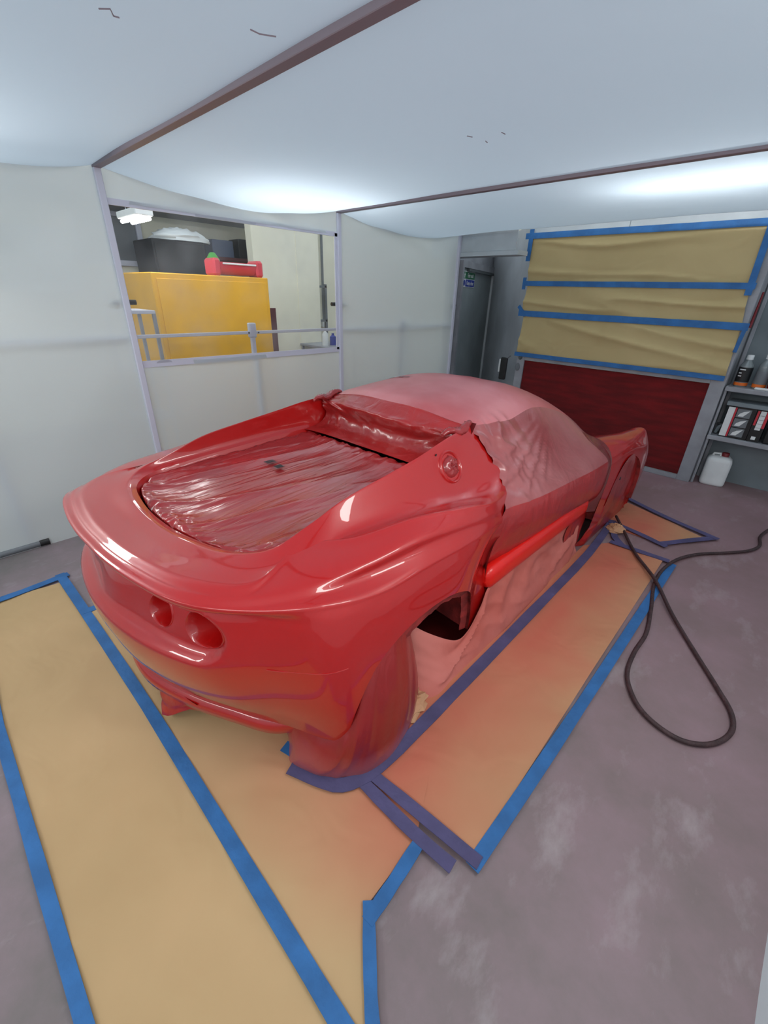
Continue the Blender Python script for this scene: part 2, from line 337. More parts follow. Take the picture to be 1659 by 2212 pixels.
# ================================================================== THE SETTING
XW, ZC = -3.491, 2.28                 # left sheet wall, roof sheet height
YB = [-2.70, -.81, 1.074, 2.953, 4.78]
XR = .46
tag(MB().box((-7.4, -4.2, -.06), (4.2, 9.2, 0)).build('floor', 'floor'), 'grey concrete floor dusted pink with overspray', None, None, 'structure')
# roof sheet, three bays in view, sagging at the seams beside the wall
ceil = empty('ceiling'); tag(ceil, 'white translucent sheet roof of the spray tent', None, None, 'structure')
for b in range(4):
    y0, y1 = YB[b], YB[b+1]; G = []
    for j in range(41):
        v = j/40; row = []
        for i in range(61):
            u = i/60; x = XW+(XR-XW)*u; y = y0+(y1-y0)*v
            z = ZC-.012-.03*math.sin(math.pi*v)**.8*math.exp(-u*5)
            z -= .075*math.exp(-((u*7.)**2))*math.sin(math.pi*v)**.8*(1+.12*nz(v*5, b, 2))       # drape where roof turns into wall
            z += .010*nz(x*1.2, y*1.2, 3)+.02*math.sin(math.pi*v)*(u)
            row.append((x, y, z))
        G.append(row)
    MB().grid(G).build('roof_sheet', 'fab_top', ceil, True, 180)
# scuffs on the roof sheet
for k_, pp in enumerate(([(-1.611, .584), (-1.589, .604), (-1.618, .62), (-1.615, .633)], [(-1.401, .889), (-1.402, .918), (-1.379, .955)], [(-1.44, 1.959), (-1.43, 1.985)], [(-1.414, 2.066), (-1.42, 2.09)], [(-1.3, 2.01), (-1.3, 2.04)])):
    tuple(MB().tube([(x, y, ZC-.032) for x, y in pp], .0018, 5).build('scuff', 'beam_grey', ceil, True) for _ in (0,))
# side sheets
def side_sheet(x, y0, y1, z0, z1, name, parent, nx=40, nzv=40, amp=.012, top=0, sgn=1):
    G = []
    for j in range(nzv+1):
        v = j/nzv; row = []
        for i in range(nx+1):
            u = i/nx; y = y0+(y1-y0)*u; z = z0+(z1-z0)*v
            d = amp*nz(y*1.3, z*1.1, x)+amp*.8*math.sin(u*math.pi)
            if z > 1.9: q = (z-1.9)/.38; d += sgn*.06*q*q*math.sin(math.pi*u)*(1+.5*math.sin(u*15+3*q))+.018*math.sin(z*30+math.cos(u*6.28)*4)*q*math.sin(math.pi*u)
            if z < .12: d += sgn*.03*(1-z/.12)
            row.append((x+d, y, z))
        G.append(row)
    return MB().grid(G).build(name, 'fab', parent, True, 180)
wl = empty('wall_left'); tag(wl, 'translucent white sheet wall with a clear window bay', None, None, 'structure')
for a, b in ((-2.70, -.81), (-.81, 1.074), (2.953, 4.78)): side_sheet(XW, a, b, 0, ZC, 'side_sheet', wl)
side_sheet(XW, 1.074, 2.953, 0, 1.135, 'side_sheet', wl); side_sheet(XW, 1.074, 2.953, 2.09, ZC, 'side_sheet', wl, 60, 24)
wn = empty('window_1'); tag(wn, 'clear plastic window in the tent wall', None, None, 'structure')
G = [[(XW+.012*nz(y/10, z*2, 5)+.01*math.sin(y/10*2)*(z-1.1), y/20, z) for y in range(22, 59)] for z in [1.13+.06*k for k in range(17)]]
MB().grid(G).build('window_pane', 'clear', wn, True, 180)
mb = MB(); mb.box((XW-.006, 1.09, 1.105), (XW+.006, 2.95, 1.15)); mb.box((XW-.006, 1.09, 2.075), (XW+.006, 2.95, 2.11)); mb.box((XW-.006, 2.905, 1.13), (XW+.006, 2.935, 2.1)); mb.build('window_binding', 'frame_white', wn)
wr = empty('wall_right'); tag(wr, 'translucent white sheet wall close to the camera', None, None, 'structure')
side_sheet(XR, -2.7, -.3, 0, ZC, 'side_sheet', wr, sgn=-1); side_sheet(XR, -.3, 2.1, 0, 1.05, 'side_sheet', wr, sgn=-1); side_sheet(XR, -.3, 2.1, 2.12, ZC, 'side_sheet', wr, sgn=-1, nzv=10)
side_sheet(XR, 2.1, 4.78, 0, ZC, 'side_sheet', wr, sgn=-1)
MB().box((XR-.001, -.3, 1.05), (XR+.001, 2.1, 2.12)).build('window_pane', 'clear', wr)
wf = empty('wall_front'); tag(wf, 'translucent white sheet wall behind the camera', None, None, 'structure')
G = [[(XW+(XR-XW)*i/20, -2.70+.01*nz(i, j), ZC*j/12) for i in range(21)] for j in range(13)]; MB().grid(G).build('side_sheet', 'fab', wf, True, 180)
# frame of the tent
fr = empty('tent_frame', (XW, 1.074, 0), 0, 'white tube frame carrying the translucent sheets, with grey roof beams', 'frame')
def rel(o): return o
def fpart(mb, name, m_, smooth=False, parent=fr):
    mb.V = [(v[0]-XW, v[1]-1.074, v[2]) for v in mb.V]; return mb.build(name, m_, parent, smooth)
for y in YB:
    fpart(MB().box((XW-.02, y-.02, 0), (XW+.022, y+.02, ZC-.01), .004), 'post', 'frame_white')
    fpart(MB().box((XW, y-(.022 if y < 4 else .008), ZC-(.03 if y < 4 else .004)), (XR, y+(.022 if y < 4 else .008), ZC+.01), .002), 'roof_beam', 'beam_grey')
for a, b in zip(YB[:-1], YB[1:]):
    inb = abs(a-1.074) < .01
    xo = XW-.03 if not inb else XW-.03
    ym = (a+b)/2
    fpart(MB().box((xo-.012, a+.03, 1.298), (xo+.012, ym-.03, 1.322), .003), 'rail', 'frame_white')
    fpart(MB().box((xo-.012, ym+.03, 1.298), (xo+.012, b-.03, 1.322), .003), 'rail.001', 'frame_white')
    fpart(MB().box((xo-.016, ym-.018, 0), (xo+.016, ym+.018, 1.30), .004), 'post', 'frame_white')
    br = fpart(MB().box((xo-.022, ym-.032, 1.27), (xo+.022, ym+.032, 1.385), .008), 'rail_bracket', 'frame_white')
    for s in (-1, 1):
        q = MB(); q.lathe([(.006, 0), (.006, .006)], 8); q.V = [(xo+.024+z-XW, ym+s*.045-1.074+x, 1.31+y) for x, y, z in q.V]; q.build('bolt', 'black', br)
for y in YB[1:]:
    for s in (-1, 1):
        pts = [(XW-.03, y+s*.03, 1.53), (XW-.03, y+s*.075, 1.53)]
        fpart(MB().tube(pts, .017, 10), 'clamp_knob', 'black', True)
# rail foot roll at the bottom of the left sheet
t_ = MB().tube([(XW+.035, -.8, .022), (XW+.035, .18, .022)], .02, 10).build('ground_pole', 'midgrey', None, True); tag(t_, 'grey weighting pole lying along the foot of the left sheet wall', 'pole')
MB().tube([(XW+.035, .18, .022), (XW+.035, .235, .022)], .023, 10).build('end_cap', 'black', t_, True)
# workshop beyond: back wall, fascia, alcove, door
YBK = 5.10
wb = empty('wall_back'); tag(wb, 'grey workshop wall with fascia over the door alcove', None, None, 'structure')
MB().box((-3.9, YBK-.30, 2.09), (-2.76, YBK-.28, 2.42)).build('fascia_panel', 'steel_white', wb)
MB().box((-2.755, YBK-.02, 2.20), (-1.75, YBK+.0, 2.52)).build('fascia_panel', 'steel_white', wb)
MB().box((-1.745, YBK-.02, 2.20), (.6, YBK+.0, 2.52)).build('fascia_panel', 'steel_white', wb)
MB().box((-3.9, YBK-.31, 2.045), (-2.72, YBK-.10, 2.088)).build('fascia_lip', 'steel_white', wb)
MB().box((-.60, 5.42, 0), (2.6, 5.46, 2.4)).build('rear_panel', 'wallgrey', wb)
CX, CY = -4.2, 6.7
def slab(p, q, z0, z1, t, name, m_, parent):
    d = Vector((q[0]-p[0], q[1]-p[1])).normalized(); n_ = Vector((-d.y, d.x))*t; P = [p, q, (q[0]+n_.x, q[1]+n_.y), (p[0]+n_.x, p[1]+n_.y)]
    return MB().poly(P, z0, z1).build(name, m_, parent)
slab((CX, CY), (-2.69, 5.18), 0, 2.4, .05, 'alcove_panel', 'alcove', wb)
dr = empty('door_1'); tag(dr, 'dark grey fire door in pale frame', None, None, 'structure')
A = Vector((-3.70, 5.13)); Bv = Vector((CX, CY)); dd = (Bv-A).normalized(); nn = Vector((dd.y, -dd.x))
def al(s, off=0): p = A+dd*s+nn*off; return (p.x, p.y)
Ld = (Bv-A).length
slab(al(-.4), al(Ld), 0, 2.4, -.03 if False else .03, 'alcove_panel', 'steel', wb)
def fl(s0, s1, z0, z1, o0, o1, name, m_, parent): return MB().poly([al(s0, o0), al(s1, o0), al(s1, o1), al(s0, o1)], z0, z1).build(name, m_, parent)
fl(.05, Ld-.10, .02, 1.96, .002, .02, 'door_leaf', 'door_grey_lifted', dr)
fl(-.02, .05, 0, 2.04, .002, .05, 'door_frame', 'steel', dr); fl(Ld-.10, Ld-.02, 0, 2.0, .002, .06, 'door_frame', 'steel_white', dr); fl(.05, Ld-.1, 1.965, 2.04, .002, .05, 'door_frame', 'steel', dr)
fl(.25, Ld-.12, 1.93, 1.96, .03, .06, 'door_closer', 'darkgrey', dr)
def text(body, size, mtx, m_, parent, name='lettering', ext=.0008):
    cu = bpy.data.curves.new(name, 'FONT'); cu.body = body; cu.size = size; cu.extrude = ext; cu.align_x = 'CENTER'; cu.align_y = 'CENTER'
    ob = bpy.data.objects.new(name, cu); C.objects.link(ob); dg = bpy.context.evaluated_depsgraph_get(); me = bpy.data.meshes.new_from_object(ob.evaluated_get(dg)); bpy.data.objects.remove(ob)
    me.materials.clear(); me.materials.append(M[m_]); me.transform(mtx); o = bpy.data.objects.new(name, me); C.objects.link(o)
    if parent: o.parent = parent
    return o
sg = empty('fire_exit_sign', (*al(.35, .022), 1.8), 0, 'green and blue fire exit sign on the dark grey door', 'sign')
def sgb(s0, s1, z0, z1, o0, o1, name, m_, parent=sg):
    o = MB().poly([al(s0, o0), al(s1, o0), al(s1, o1), al(s0, o1)], z0, z1); L_ = Vector((*al(.35, .022), 1.8)); o.V = [Vector(v)-L_ for v in o.V]; return o.build(name, m_, parent)
sgb(.10, .62, 1.745, 1.93, .022, .026, 'sign_plate', 'white')
sgb(.20, .61, 1.842, 1.922, .026, .028, 'green_field', 'sign_green'); sgb(.21, .61, 1.752, 1.834, .026, .028, 'blue_field', 'sign_blue')
sgb(.11, .19, 1.842, 1.922, .026, .028, 'pictogram_field', 'sign_green')
def sgm(s, z, off=.03):
    L_ = Vector((*al(.35, .022), 1.8)); p = Vector((*al(s, off), z))-L_
    return Matrix(((dd.x, 0, nn.x, p.x), (dd.y, 0, nn.y, p.y), (0, 1, 0, p.z), (0, 0, 0, 1)))
text('Fire', .075, sgm(.335, 1.882), 'white', sg, 'word'); text('exit', .075, sgm(.48, 1.882), 'white', sg, 'word'); text('Keep', .07, sgm(.325, 1.793), 'white', sg, 'word'); text('clear', .07, sgm(.495, 1.793), 'white', sg, 'word')
ci = MB(); ci.poly([(.036*math.cos(a*.314), .036*math.sin(a*.314)) for a in range(20)], 0, .002); ci.V = [sgm(.152, 1.793, .028) @ Vector(v) for v in ci.V]; ci.build('mandatory_disc', 'sign_blue', sg)
ci = MB(); ci.box((-.012, -.03, 0), (.006, .03, .002)); ci.box((-.02, .0, 0), (.022, .012, .002)); ci.V = [sgm(.15, 1.88, .028) @ Vector(v) for v in ci.V]; ci.build('pictogram', 'white', sg)
# extraction cabinet with the red-dusted filter
ex = empty('extraction_cabinet', (-1.65, YBK, 0), 0, 'grey steel extraction cabinet with a red dusted filter below taped paper', 'cabinet')
def xb(a, b, name, m_, bev=.003, parent=ex):
    q = MB().box(a, b, bev); q.V = [Vector(v)-Vector((-1.65, YBK, 0)) for v in q.V]; return q.build(name, m_, parent)
xb((-2.60, YBK+.01, .05), (-.70, YBK+.03, .96), 'filter_panel', 'filter_red')
xb((-2.70, YBK-.01, 0), (-2.60, YBK+.05, 1.02), 'frame_bar', 'steel'); xb((-.70, YBK-.01, 0), (-.585, YBK+.05, 2.24), 'frame_bar', 'steel')
xb((-2.6, YBK-.01, .965), (-.70, YBK+.05, 1.03), 'frame_bar', 'steel'); xb((-2.6, YBK-.01, 0), (-.70, YBK+.05, .045), 'frame_bar', 'steel')
xb((-2.70, YBK+.02, 1.03), (-.70, YBK+.05, 2.26), 'upper_panel', 'steel'); xb((-.612, YBK+.05, 0), (-.585, YBK+.34, 2.3), 'side_panel', 'steel')
kk = MB().lathe([(.022, 0), (.024, .01), (.018, .02)], 12); kk.V = [(x-1.0, -.012-z, y+.99) for x, y, z in kk.V]; kk.build('latch', 'darkgrey', ex)
kk = MB().lathe([(.028, 0), (.028, .008)], 12); kk.V = [(x-1.02, -.012-z, y*1.6+.88) for x, y, z in kk.V]; kk.build('hole_plug', 'midgrey', ex)
# wall papers
def wall_sheet(z0, z1, x0a, x1a, x0b, x1b, label, seed):
    G = []
    for j in range(25):
        v = j/24; row = []
        for i in range(61):
            u = i/60; xa = x0a+(x0b-x0a)*v; xb_ = x1a+(x1b-x1a)*v; x = xa+(xb_-xa)*u; z = z0+(z1-z0)*v
            d = .034*max(0, ridge(x*.5+seed, z*3.4+x*.45, seed, 1.1))**4*math.sin(math.pi*v)**.5+.010*nz(x*1.5, z*3, seed)
            row.append((x, YBK-.022-abs(d), z))
        G.append(row)
    return tag(MB().grid(G).build('masking_paper', 'paper_wall', None, True, 180), label, 'paper')
wall_sheet(1.78, 2.235, -2.70, -.66, -2.745, -.68, 'topmost tan paper band taped on the wall above the red filter', 1)
wall_sheet(1.46, 1.78, -2.72, -.62, -2.70, -.66, 'middle tan paper band taped on the wall above the red filter', 2)
wall_sheet(1.03, 1.46, -2.70, -.60, -2.69, -.62, 'lowest tan paper band, directly above the red filter', 3)
def wtape(x0, z0, x1, z1, wd, label):
    a = Vector((x0, z0)); b = Vector((x1, z1)); d = (b-a).normalized(); n_ = Vector((-d.y, d.x))*wd/2; K = 14; G = [[], []]
    for i in range(K+1):
        p = a+(b-a)*i/K; wv = .002*nz(i*.9, x0, z0)
        for s, g in ((-1, G[0]), (1, G[1])): q = p+n_*s; g.append((q.x, YBK-.046-abs(wv), q.y+wv))
    q = MB().grid(G); n0 = len(q.V); q.V += [(x, y+.003, z) for x, y, z in q.V]; q.F += [tuple(i+n0 for i in f)[::-1] for f in q.F]
    return tag(q.build('tape_strip', 'tape'), label, 'tape')
wtape(-2.80, 2.238, -.60, 2.225, .055, 'blue tape along the top edge of the wall paper')
wtape(-2.735, 2.30, -2.735, 2.0, .05, 'short upright blue tape at the top left of the wall paper')
wtape(-2.73, 1.782, -.62, 1.77, .05, 'blue tape between the top and middle wall paper bands')
wtape(-2.735, 1.84, -2.735, 1.72, .04, 'stub of upright blue tape left of the second wall seam')
wtape(-2.75, 1.475, -.565, 1.458, .06, 'blue tape between the middle and lowest wall paper bands')
wtape(-2.76, 1.55, -2.66, 1.45, .04, 'slanting stub of blue tape at the left end of the third wall seam')
wtape(-2.72, 1.03, -.60, 1.025, .045, 'blue tape under the lowest wall paper band')
wtape(-.665, 2.24, -.655, 1.70, .05, 'upright blue tape at the top right of the wall paper')
wtape(-.585, 1.46, -.60, 1.25, .03, 'narrow upright blue tape at the right of the lowest paper band')
# shelf unit right of the cabinet
sh = empty('shelf_unit', (-.2, 5.3, 0), 0, 'grey steel shelf unit right of the extraction cabinet', 'shelf')
def hb(a, b, name, m_='steel'):
    q = MB().box(a, b, .004); q.V = [Vector(v)-Vector((-.2, 5.3, 0)) for v in q.V]; return q.build(name, m_, sh)
SZ = [.50, .955]
hb((-.575, 5.10, SZ[0]-.04), (.9, 5.41, SZ[0]), 'shelf'); hb((-.575, 5.10, SZ[1]-.04), (.9, 5.41, SZ[1]), 'shelf')
hb((.86, 5.12, 0), (.9, 5.15, 2.0), 'upright'); hb((.86, 5.38, 0), (.9, 5.41, 2.0), 'upright'); hb((-.575, 5.385, 0), (-.545, 5.41, 2.), 'upright')
hb((-.575, 5.12, 0), (-.555, 5.14, .96), 'upright')
def bottle(x, y, z, r, hgt, label, cap, body, band, name='bottle'):
    t = empty(name, (x, y, z), 0, label, 'bottle')
    MB().lathe([(r*.9, 0), (r, .008), (r, hgt*.62), (r*.95, hgt*.70), (r*.45, hgt*.84), (r*.42, hgt*.88)], 20).build('body', body, t, True)
    MB().lathe([(r*.5, hgt*.87), (r*.5, hgt), (r*.44, hgt+.004)], 16).build('cap', cap, t, True)
    MB().lathe([(r*1.02, .012), (r*1.02, hgt*.14)], 20).build('base_band', band, t, True)
    return t
b1 = bottle(-.49, 5.23, SZ[1], .052, .27, 'clear bottle with black label and orange base on the upper shelf', 'white', 'glassy', 'orange')
MB().lathe([(.0535, .045), (.0535, .17)], 20).build('label_wrap', 'black', b1, True)
for k_, (zz, ww) in enumerate(((.145, .022), (.115, .012), (.09, .014))):
    q = MB(); q.grid([[(.0545*math.sin(a), -.0545*math.cos(a), z_) for a in [-.75+ww*10*i for i in range(5)]] for z_ in (zz, zz+.010)]); q.build('label_line', 'white', b1)
b2 = bottle(-.355, 5.22, SZ[1], .05, .29, 'grey bottle with white cap and orange base on the upper shelf', 'white', 'glassy', 'orange')
MB().lathe([(.0515, .045), (.0515, .15)], 20).build('label_wrap', 'midgrey', b2, True)
t = empty('plastic_tub', (-.20, 5.22, SZ[1]), 0, 'dark red tub beside the bottles on the upper shelf', 'tub'); MB().lathe([(.085, 0), (.095, .01), (.1, .17), (.106, .175), (.106, .19)], 24).build('body', 'dark_red_box', t, True); MB().box((-.04, -.04, .19), (.05, .03, .30), .006).build('lid_block', 'black', t)
o = MB().box((-.37, 5.115, SZ[1]), (-.22, 5.16, SZ[1]+.02), .006); o.V = [(v[0], v[1]+.006*nz(v[0]*30, v[2]*40), v[2]) for v in o.V]; tag(o.build('rag', 'white'), 'white folded rag at the front edge of the upper shelf', 'cloth')
# product boxes on the lower shelf
t = empty('product_box', (-.34, 5.22, SZ[0]), 0, 'black and red box with white photo panels on the lower shelf', 'box')
MB().box((-.16, -.08, 0), (.055, .08, .29), .003).build('carton', 'black', t)
def face(x0, x1, z0, z1, m_, name, par=t, y=-.082): return MB().box((x0, y-.001, z0), (x1, y+.0015, z1)).build(name, m_, par)
face(-.155, -.105, .01, .28, 'white', 'white_panel'); face(-.103, -.09, .01, .28, 'red_plain', 'red_stripe')
for k_ in range(3):
    z_ = .02+k_*.088; face(-.083, .02, z_, z_+.078, 'midgrey', 'photo_panel')
    q = MB().poly([(-.07, z_+.01), (-.03, z_+.012), (-.01, z_+.04), (.01, z_+.07), (-.035, z_+.055), (-.06, z_+.035)], -.0855, -.083, 'y'); q.build('photo_shape', 'white', t)
MB().box((.056, -.08, 0), (.15, .08, .29), .003).build('carton', 'black', t)
face(.085, .125, .11, .28, 'white', 'white_panel'); face(.128, .147, .13, .28, 'red_plain', 'red_stripe'); face(.062, .078, .15, .28, 'red_plain', 'red_stripe')
for k_ in range(4): face(.086, .124, .13+k_*.036, .133+k_*.036, 'black', 'print_line')
face(.086, .118, .02, .05, 'white', 'print_patch')
o = MB().box((-.52, 5.12, SZ[0]+.292), (-.17, 5.35, SZ[0]+.33), .003); tag(o.build('flat_carton', 'wallgrey'), 'flat grey carton lying on top of the product box', 'box')
t = empty('black_case', (-.07, 5.24, SZ[0]), 0, 'black tool case right of the product box', 'case'); MB().box((-.10, -.1, 0), (.3, .1, .33), .012).build('case_body', 'black', t); MB().box((-.03, -.104, .07), (.0, -.1, .11)).build('sticker', 'white', t)
t = empty('spray_gun', (-.535, 5.2, SZ[0]), 0, 'small dark blue gun handle at the left end of the lower shelf', 'tool'); MB().tube([(0, 0, .012), (.01, 0, .06), (.03, 0, .1)], [.014, .018, .012], 8).build('grip', 'wallgrey', t, True); MB().tube([(-.012, 0, .1), (.05, 0, .105)], .012, 8).build('barrel', 'black', t, True)
# jug on the floor
t = empty('white_jug', (-.42, 5.24, 0), .15, 'white square plastic jug with red cap on the floor under the shelves', 'jug')
G = []
for zz, s_ in ((0, .86), (.012, .97), (.03, 1), (.24, 1), (.27, .93), (.29, .72), (.295, .5)):
    row = []
    for k_ in range(28):
        a = 2*math.pi*k_/28; ca_, sa_ = math.cos(a), math.sin(a); q = (abs(ca_)**5+abs(sa_)**5)**(-.2); row.append((.105*s_*q*ca_, .085*s_*q*sa_, zz))
    G.append(row)
q = MB().grid(G, True); q.F.append(tuple(range(28))[::-1]); q.F.append(tuple(6*28+i for i in range(28))); q.build('body', 'white', t, True, 60)
MB().lathe([(.03, .29), (.031, .325), (.027, .33)], 16, (.03, 0, 0)).build('cap', 'dark_red_box', t, True); MB().tube([(-.07, 0, .27), (-.06, 0, .31), (-.01, 0, .315), (.0, 0, .285)], .012, 8).build('handle', 'white', t, True)
# hanging tools right edge and by the door
t = empty('spray_gun', (-.38, 5.40, 1.33), 0, 'spray gun hanging on the wall above the shelves', 'tool'); MB().tube([(0, -.02, .0), (.03, -.02, .09), (.05, -.02, .17)], [.012, .016, .014], 8).build('grip', 'dark_red_box', t, True); MB().tube([(-.07, -.02, .12), (.1, -.02, .14)], .016, 8).build('barrel', 'black', t, True); MB().lathe([(.02, .15), (.045, .19), (.045, .27)], 12, (.05, -.04, 0)).build('cup', 'midgrey', t, True)
t = empty('hanging_brush', (-.57, 5.16, 1.45), 0, 'dark red thin brush hanging beside the wall paper', 'tool'); MB().tube([(.0, 0, 0), (.004, 0, .28)], [.012, .007], 8).build('stick', 'dark_red_box', t, True)
t = empty('hand_brush', (-2.80, 5.0, .72), 0, 'black brush hanging at the left side of the cabinet', 'tool'); MB().box((-.055, -.02, 0), (.03, .02, .26), .01).build('brush_head', 'black', t); MB().tube([(.01, 0, .25), (.06, 0, .29)], .012, 8).build('handle', 'midgrey', t, True)
o = MB().box((-2.90, 5.03, .80), (-2.86, 5.045, .95)); tag(o.build('paper_note', 'white'), 'small white card behind the black brush', 'card')
# ------------------------------------------------ workshop seen through the window
wo = empty('wall_outer'); tag(wo, 'cream workshop wall beyond the tent', None, None, 'structure')
MB().box((-6.75, -4.2, 0), (-6.7, 9.2, 3.6)).build('wall_face', 'cream', wo)
MB().box((-6.7, 4.02, 0), (-5.65, 4.4, 3.2)).build('pillar', 'cream', wo)
MB().box((-5.80, 3.36, 0), (-5.66, 4.02, 3.2)).build('pillar', 'cream', wo)
MB().box((-5.655, 3.36, 0), (-5.64, 3.62, 1.42)).build('dado', 'maroon', wo)
MB().box((-6.9, 9.15, 0), (4.2, 9.2, 3.6)).build('wall_face', 'cream', wo)
t = empty('yellow_cabinet', (-4.75, 2.2, 0), 0, 'tall yellow metal storage cabinet behind the tent window', 'cabinet')
MB().box((-.35, -.60, 0), (.35, .56, 1.745), .008).build('carcass', 'yellow', t)
MB().box((.35, -.56, .06), (.358, .52, 1.70), .003).build('door', 'yellow', t)
t = empty('parts_tray', (-4.55, 2.58, 1.745), 0, 'shiny red open tray on top of the yellow cabinet', 'tray')
G = []
for k_ in range(9):
    a = math.pi*k_/8; G.append([(.09*math.cos(a)*1., y, .12-.11*math.sin(a)) for y in (-.36, -.3, .1, .16)])
MB().grid(G).build('trough', 'red_plain', t, True); MB().box((-.1, -.27, .10), (.1, .09, .115), .003).build('lid', 'white', t); MB().box((-.1, -.37, 0), (.1, -.29, .15), .02).build('end_block', 'red_plain', t); MB().box((-.1, .09, 0), (.1, .17, .15), .02).build('end_block', 'red_plain', t)
t = empty('green_pot', (-4.95, 2.46, 1.745), 0, 'small green topped pot behind the red tray', 'pot'); MB().lathe([(.05, 0), (.055, .13)], 14).build('body', 'midgrey', t, True); MB().lathe([(.065, .13), (.07, .16), (.03, .22), (.02, .225)], 14).build('lid', 'green', t, True)
t = empty('dark_cupboard', (-6.2, 2.55, 0), 0, 'tall dark cupboard beyond the yellow cabinet', 'cupboard'); MB().box((-.3, -.32, 0), (.3, .30, 2.13), .01).build('carcass', 'black', t); MB().box((.3, -.30, .05), (.31, .28, 2.1), .003).build('door', 'black', t)
t = empty('plastic_bags', (-6.15, 2.66, 2.13), 0, 'heap of white plastic bags on the dark cupboard', 'bags')
q = MB(); G = []
for i in range(13):
    th = math.pi*.5*i/12; G.append([((.30*math.cos(th)+.0)*math.cos(p*.4189)*(1+.2*nz(i, p, 1, .7)), .36*math.cos(th)*math.sin(p*.4189)*(1+.25*nz(i, p, 2, .7)), .14*math.sin(th)*(1+.3*nz(i, p, 3, .9))) for p in range(15)])
q.grid(G, True).build('bag', 'white', t, True, 60)
t = empty('wall_window', (-6.69, 2.05, 2.0), 0, 'pale framed window in the far workshop wall', 'window')
for (y0, y1, z0, z1) in ((-.42, -.36, -.1, .72), (.30, .36, -.1, .72), (-.42, .36, -.14, -.08), (-.42, .36, .38, .44), (-.42, .36, .68, .74), (-.04, .0, .42, .7)): MB().box((0, y0, z0), (.05, y1, z1), .004).build('frame_bar', 'frame_white', t)
MB().box((.0, -.36, -.08), (.015, .30, .38)).build('pane', 'midgrey', t); MB().box((.0, -.36, .44), (.015, .30, .68)).build('pane', 'darkgrey', t)
t = empty('wall_cupboard', (-6.4, 1.15, 1.55), 0, 'grey wall cupboard left of the far window', 'cupboard'); MB().box((-.28, -.3, 0), (.2, .35, .6), .01).build('carcass', 'steel_white', t)
t = empty('wall_shelf', (-6.5, 3.5, 1.98), 0, 'wall shelf carrying boxes beside the pale pillar', 'shelf'); MB().box((-.19, -.6, 0), (.25, .55, .04), .004).build('board', 'maroon', t); MB().box((-.19, -.55, -.18), (-.15, -.5, 0)).build('bracket', 'steel', t); MB().box((-.19, .45, -.18), (-.15, .5, 0)).build('bracket', 'steel', t)
o = MB().box((-6.62, 3.15, 2.02), (-6.3, 3.45, 2.22), .006); tag(o.build('blue_crate', 'slate'), 'slate blue crate on the wall shelf', 'crate')
o = MB().box((-6.62, 3.56, 2.02), (-6.35, 3.8, 2.26), .006); tag(o.build('dark_box', 'black'), 'dark box on the wall shelf', 'box')
o = MB().box((-6.6, .9, 2.42), (-6.1, 3.9, 2.7), .01); tag(o.build('duct', 'midgrey'), 'long grey duct high on the far wall', 'duct')
t = empty('wall_pipe', (-6.65, 5.25, 0), 0, 'thin grey conduit running down the cream wall', 'pipe'); MB().tube([(0, 0, 1.2), (0, 0, 3.2)], .022, 8).build('conduit', 'midgrey', t, True); MB().box((-.04, -.06, 1.08), (.04, .06, 1.2), .006).build('socket_box', 'white', t)
t = empty('grey_rack', (-6.35, 4.78, 0), 0, 'narrow grey rack beside the pale pillar', 'rack')
for (x, y) in ((-.2, -.12), (.2, -.12), (-.2, .12), (.2, .12)): MB().box((x-.02, y-.02, 0), (x+.02, y+.02, 1.75)).build('upright', 'midgrey', t)
for z_ in (.3, .75, 1.2, 1.7): MB().box((-.22, -.14, z_), (.22, .14, z_+.03)).build('shelf', 'midgrey', t)
t = empty('side_bench', (-5.35, 4.25, 0), 0, 'small bench with bottles beside the right edge of the window', 'bench'); MB().box((-.3, -.25, .92), (.3, .35, .95), .004).build('top', 'steel', t)
for (x, y) in ((-.27, -.22), (.27, -.22), (-.27, .32), (.27, .32)): MB().box((x-.015, y-.015, 0), (x+.015, y+.015, .92)).build('leg', 'steel', t)
for k_, (y_, hh, mm_) in enumerate(((4.12, .22, 'white'), (4.26, .16, 'sign_blue'), (4.38, .26, 'glassy'), (4.5, .2, 'white'))):
    t = empty('bottle', (-5.2, y_, .95), 0, ['white bottle leftmost on the side bench', 'short blue bottle on the side bench', 'tall clear bottle on the side bench', 'white bottle rightmost on the side bench'][k_], 'bottle')
    MB().lathe([(.045, 0), (.045, hh*.7), (.018, hh*.85), (.018, hh)], 12).build('body', mm_, t, True)
t = empty('step_shelf', (-4.05, 1.25, 0), 0, 'low white step shelf in front of the yellow cabinet', 'shelf')
for z_ in (.62, 1.02, 1.44): MB().box((-.18, -.12, z_), (.18, .14, z_+.025), .003).build('shelf', 'frame_white', t)
for (x, y) in ((-.165, -.11), (.165, -.11), (-.165, .13), (.165, .13)): MB().box((x-.012, y-.012, 0), (x+.012, y+.012, 1.46)).build('leg', 'steel', t)
# ------------------------------------------------ lamps outside the sheets
def batten(x, y, z, rz, label, emat, hl=.62):
    t = empty('tube_lamp', (x, y, z), math.radians(rz), label, 'lamp', 'tube lamps hung outside the tent')
    MB().box((-hl, -.07, .03), (hl, .07, .08), .006).build('housing', 'white', t)
    for s in (-1, 1): MB().tube([(-hl+.02, s*.04, .012), (hl-.02, s*.04, .012)], .014, 8).build('lamp_tube', emat, t, True)
    for s in (-1, 1): MB().tube([(s*hl*.8, 0, .08), (s*hl*.8, 0, .95)], .004, 6).build('hanger', 'steel', t)
for i, (x, y, z, rz, s) in enumerate(LAMPS): batten(x, y, z, rz, ['twin tube lamp above the tent roof beside the window wall', 'twin tube lamp above the tent roof nearest the red filter', 'twin tube lamp above the left corner of the tent roof', 'twin tube lamp above the tent roof behind the camera', 'short bright twin tube lamp seen at the upper left corner of the window'][i], 'tube', .62 if i < 4 else .22)
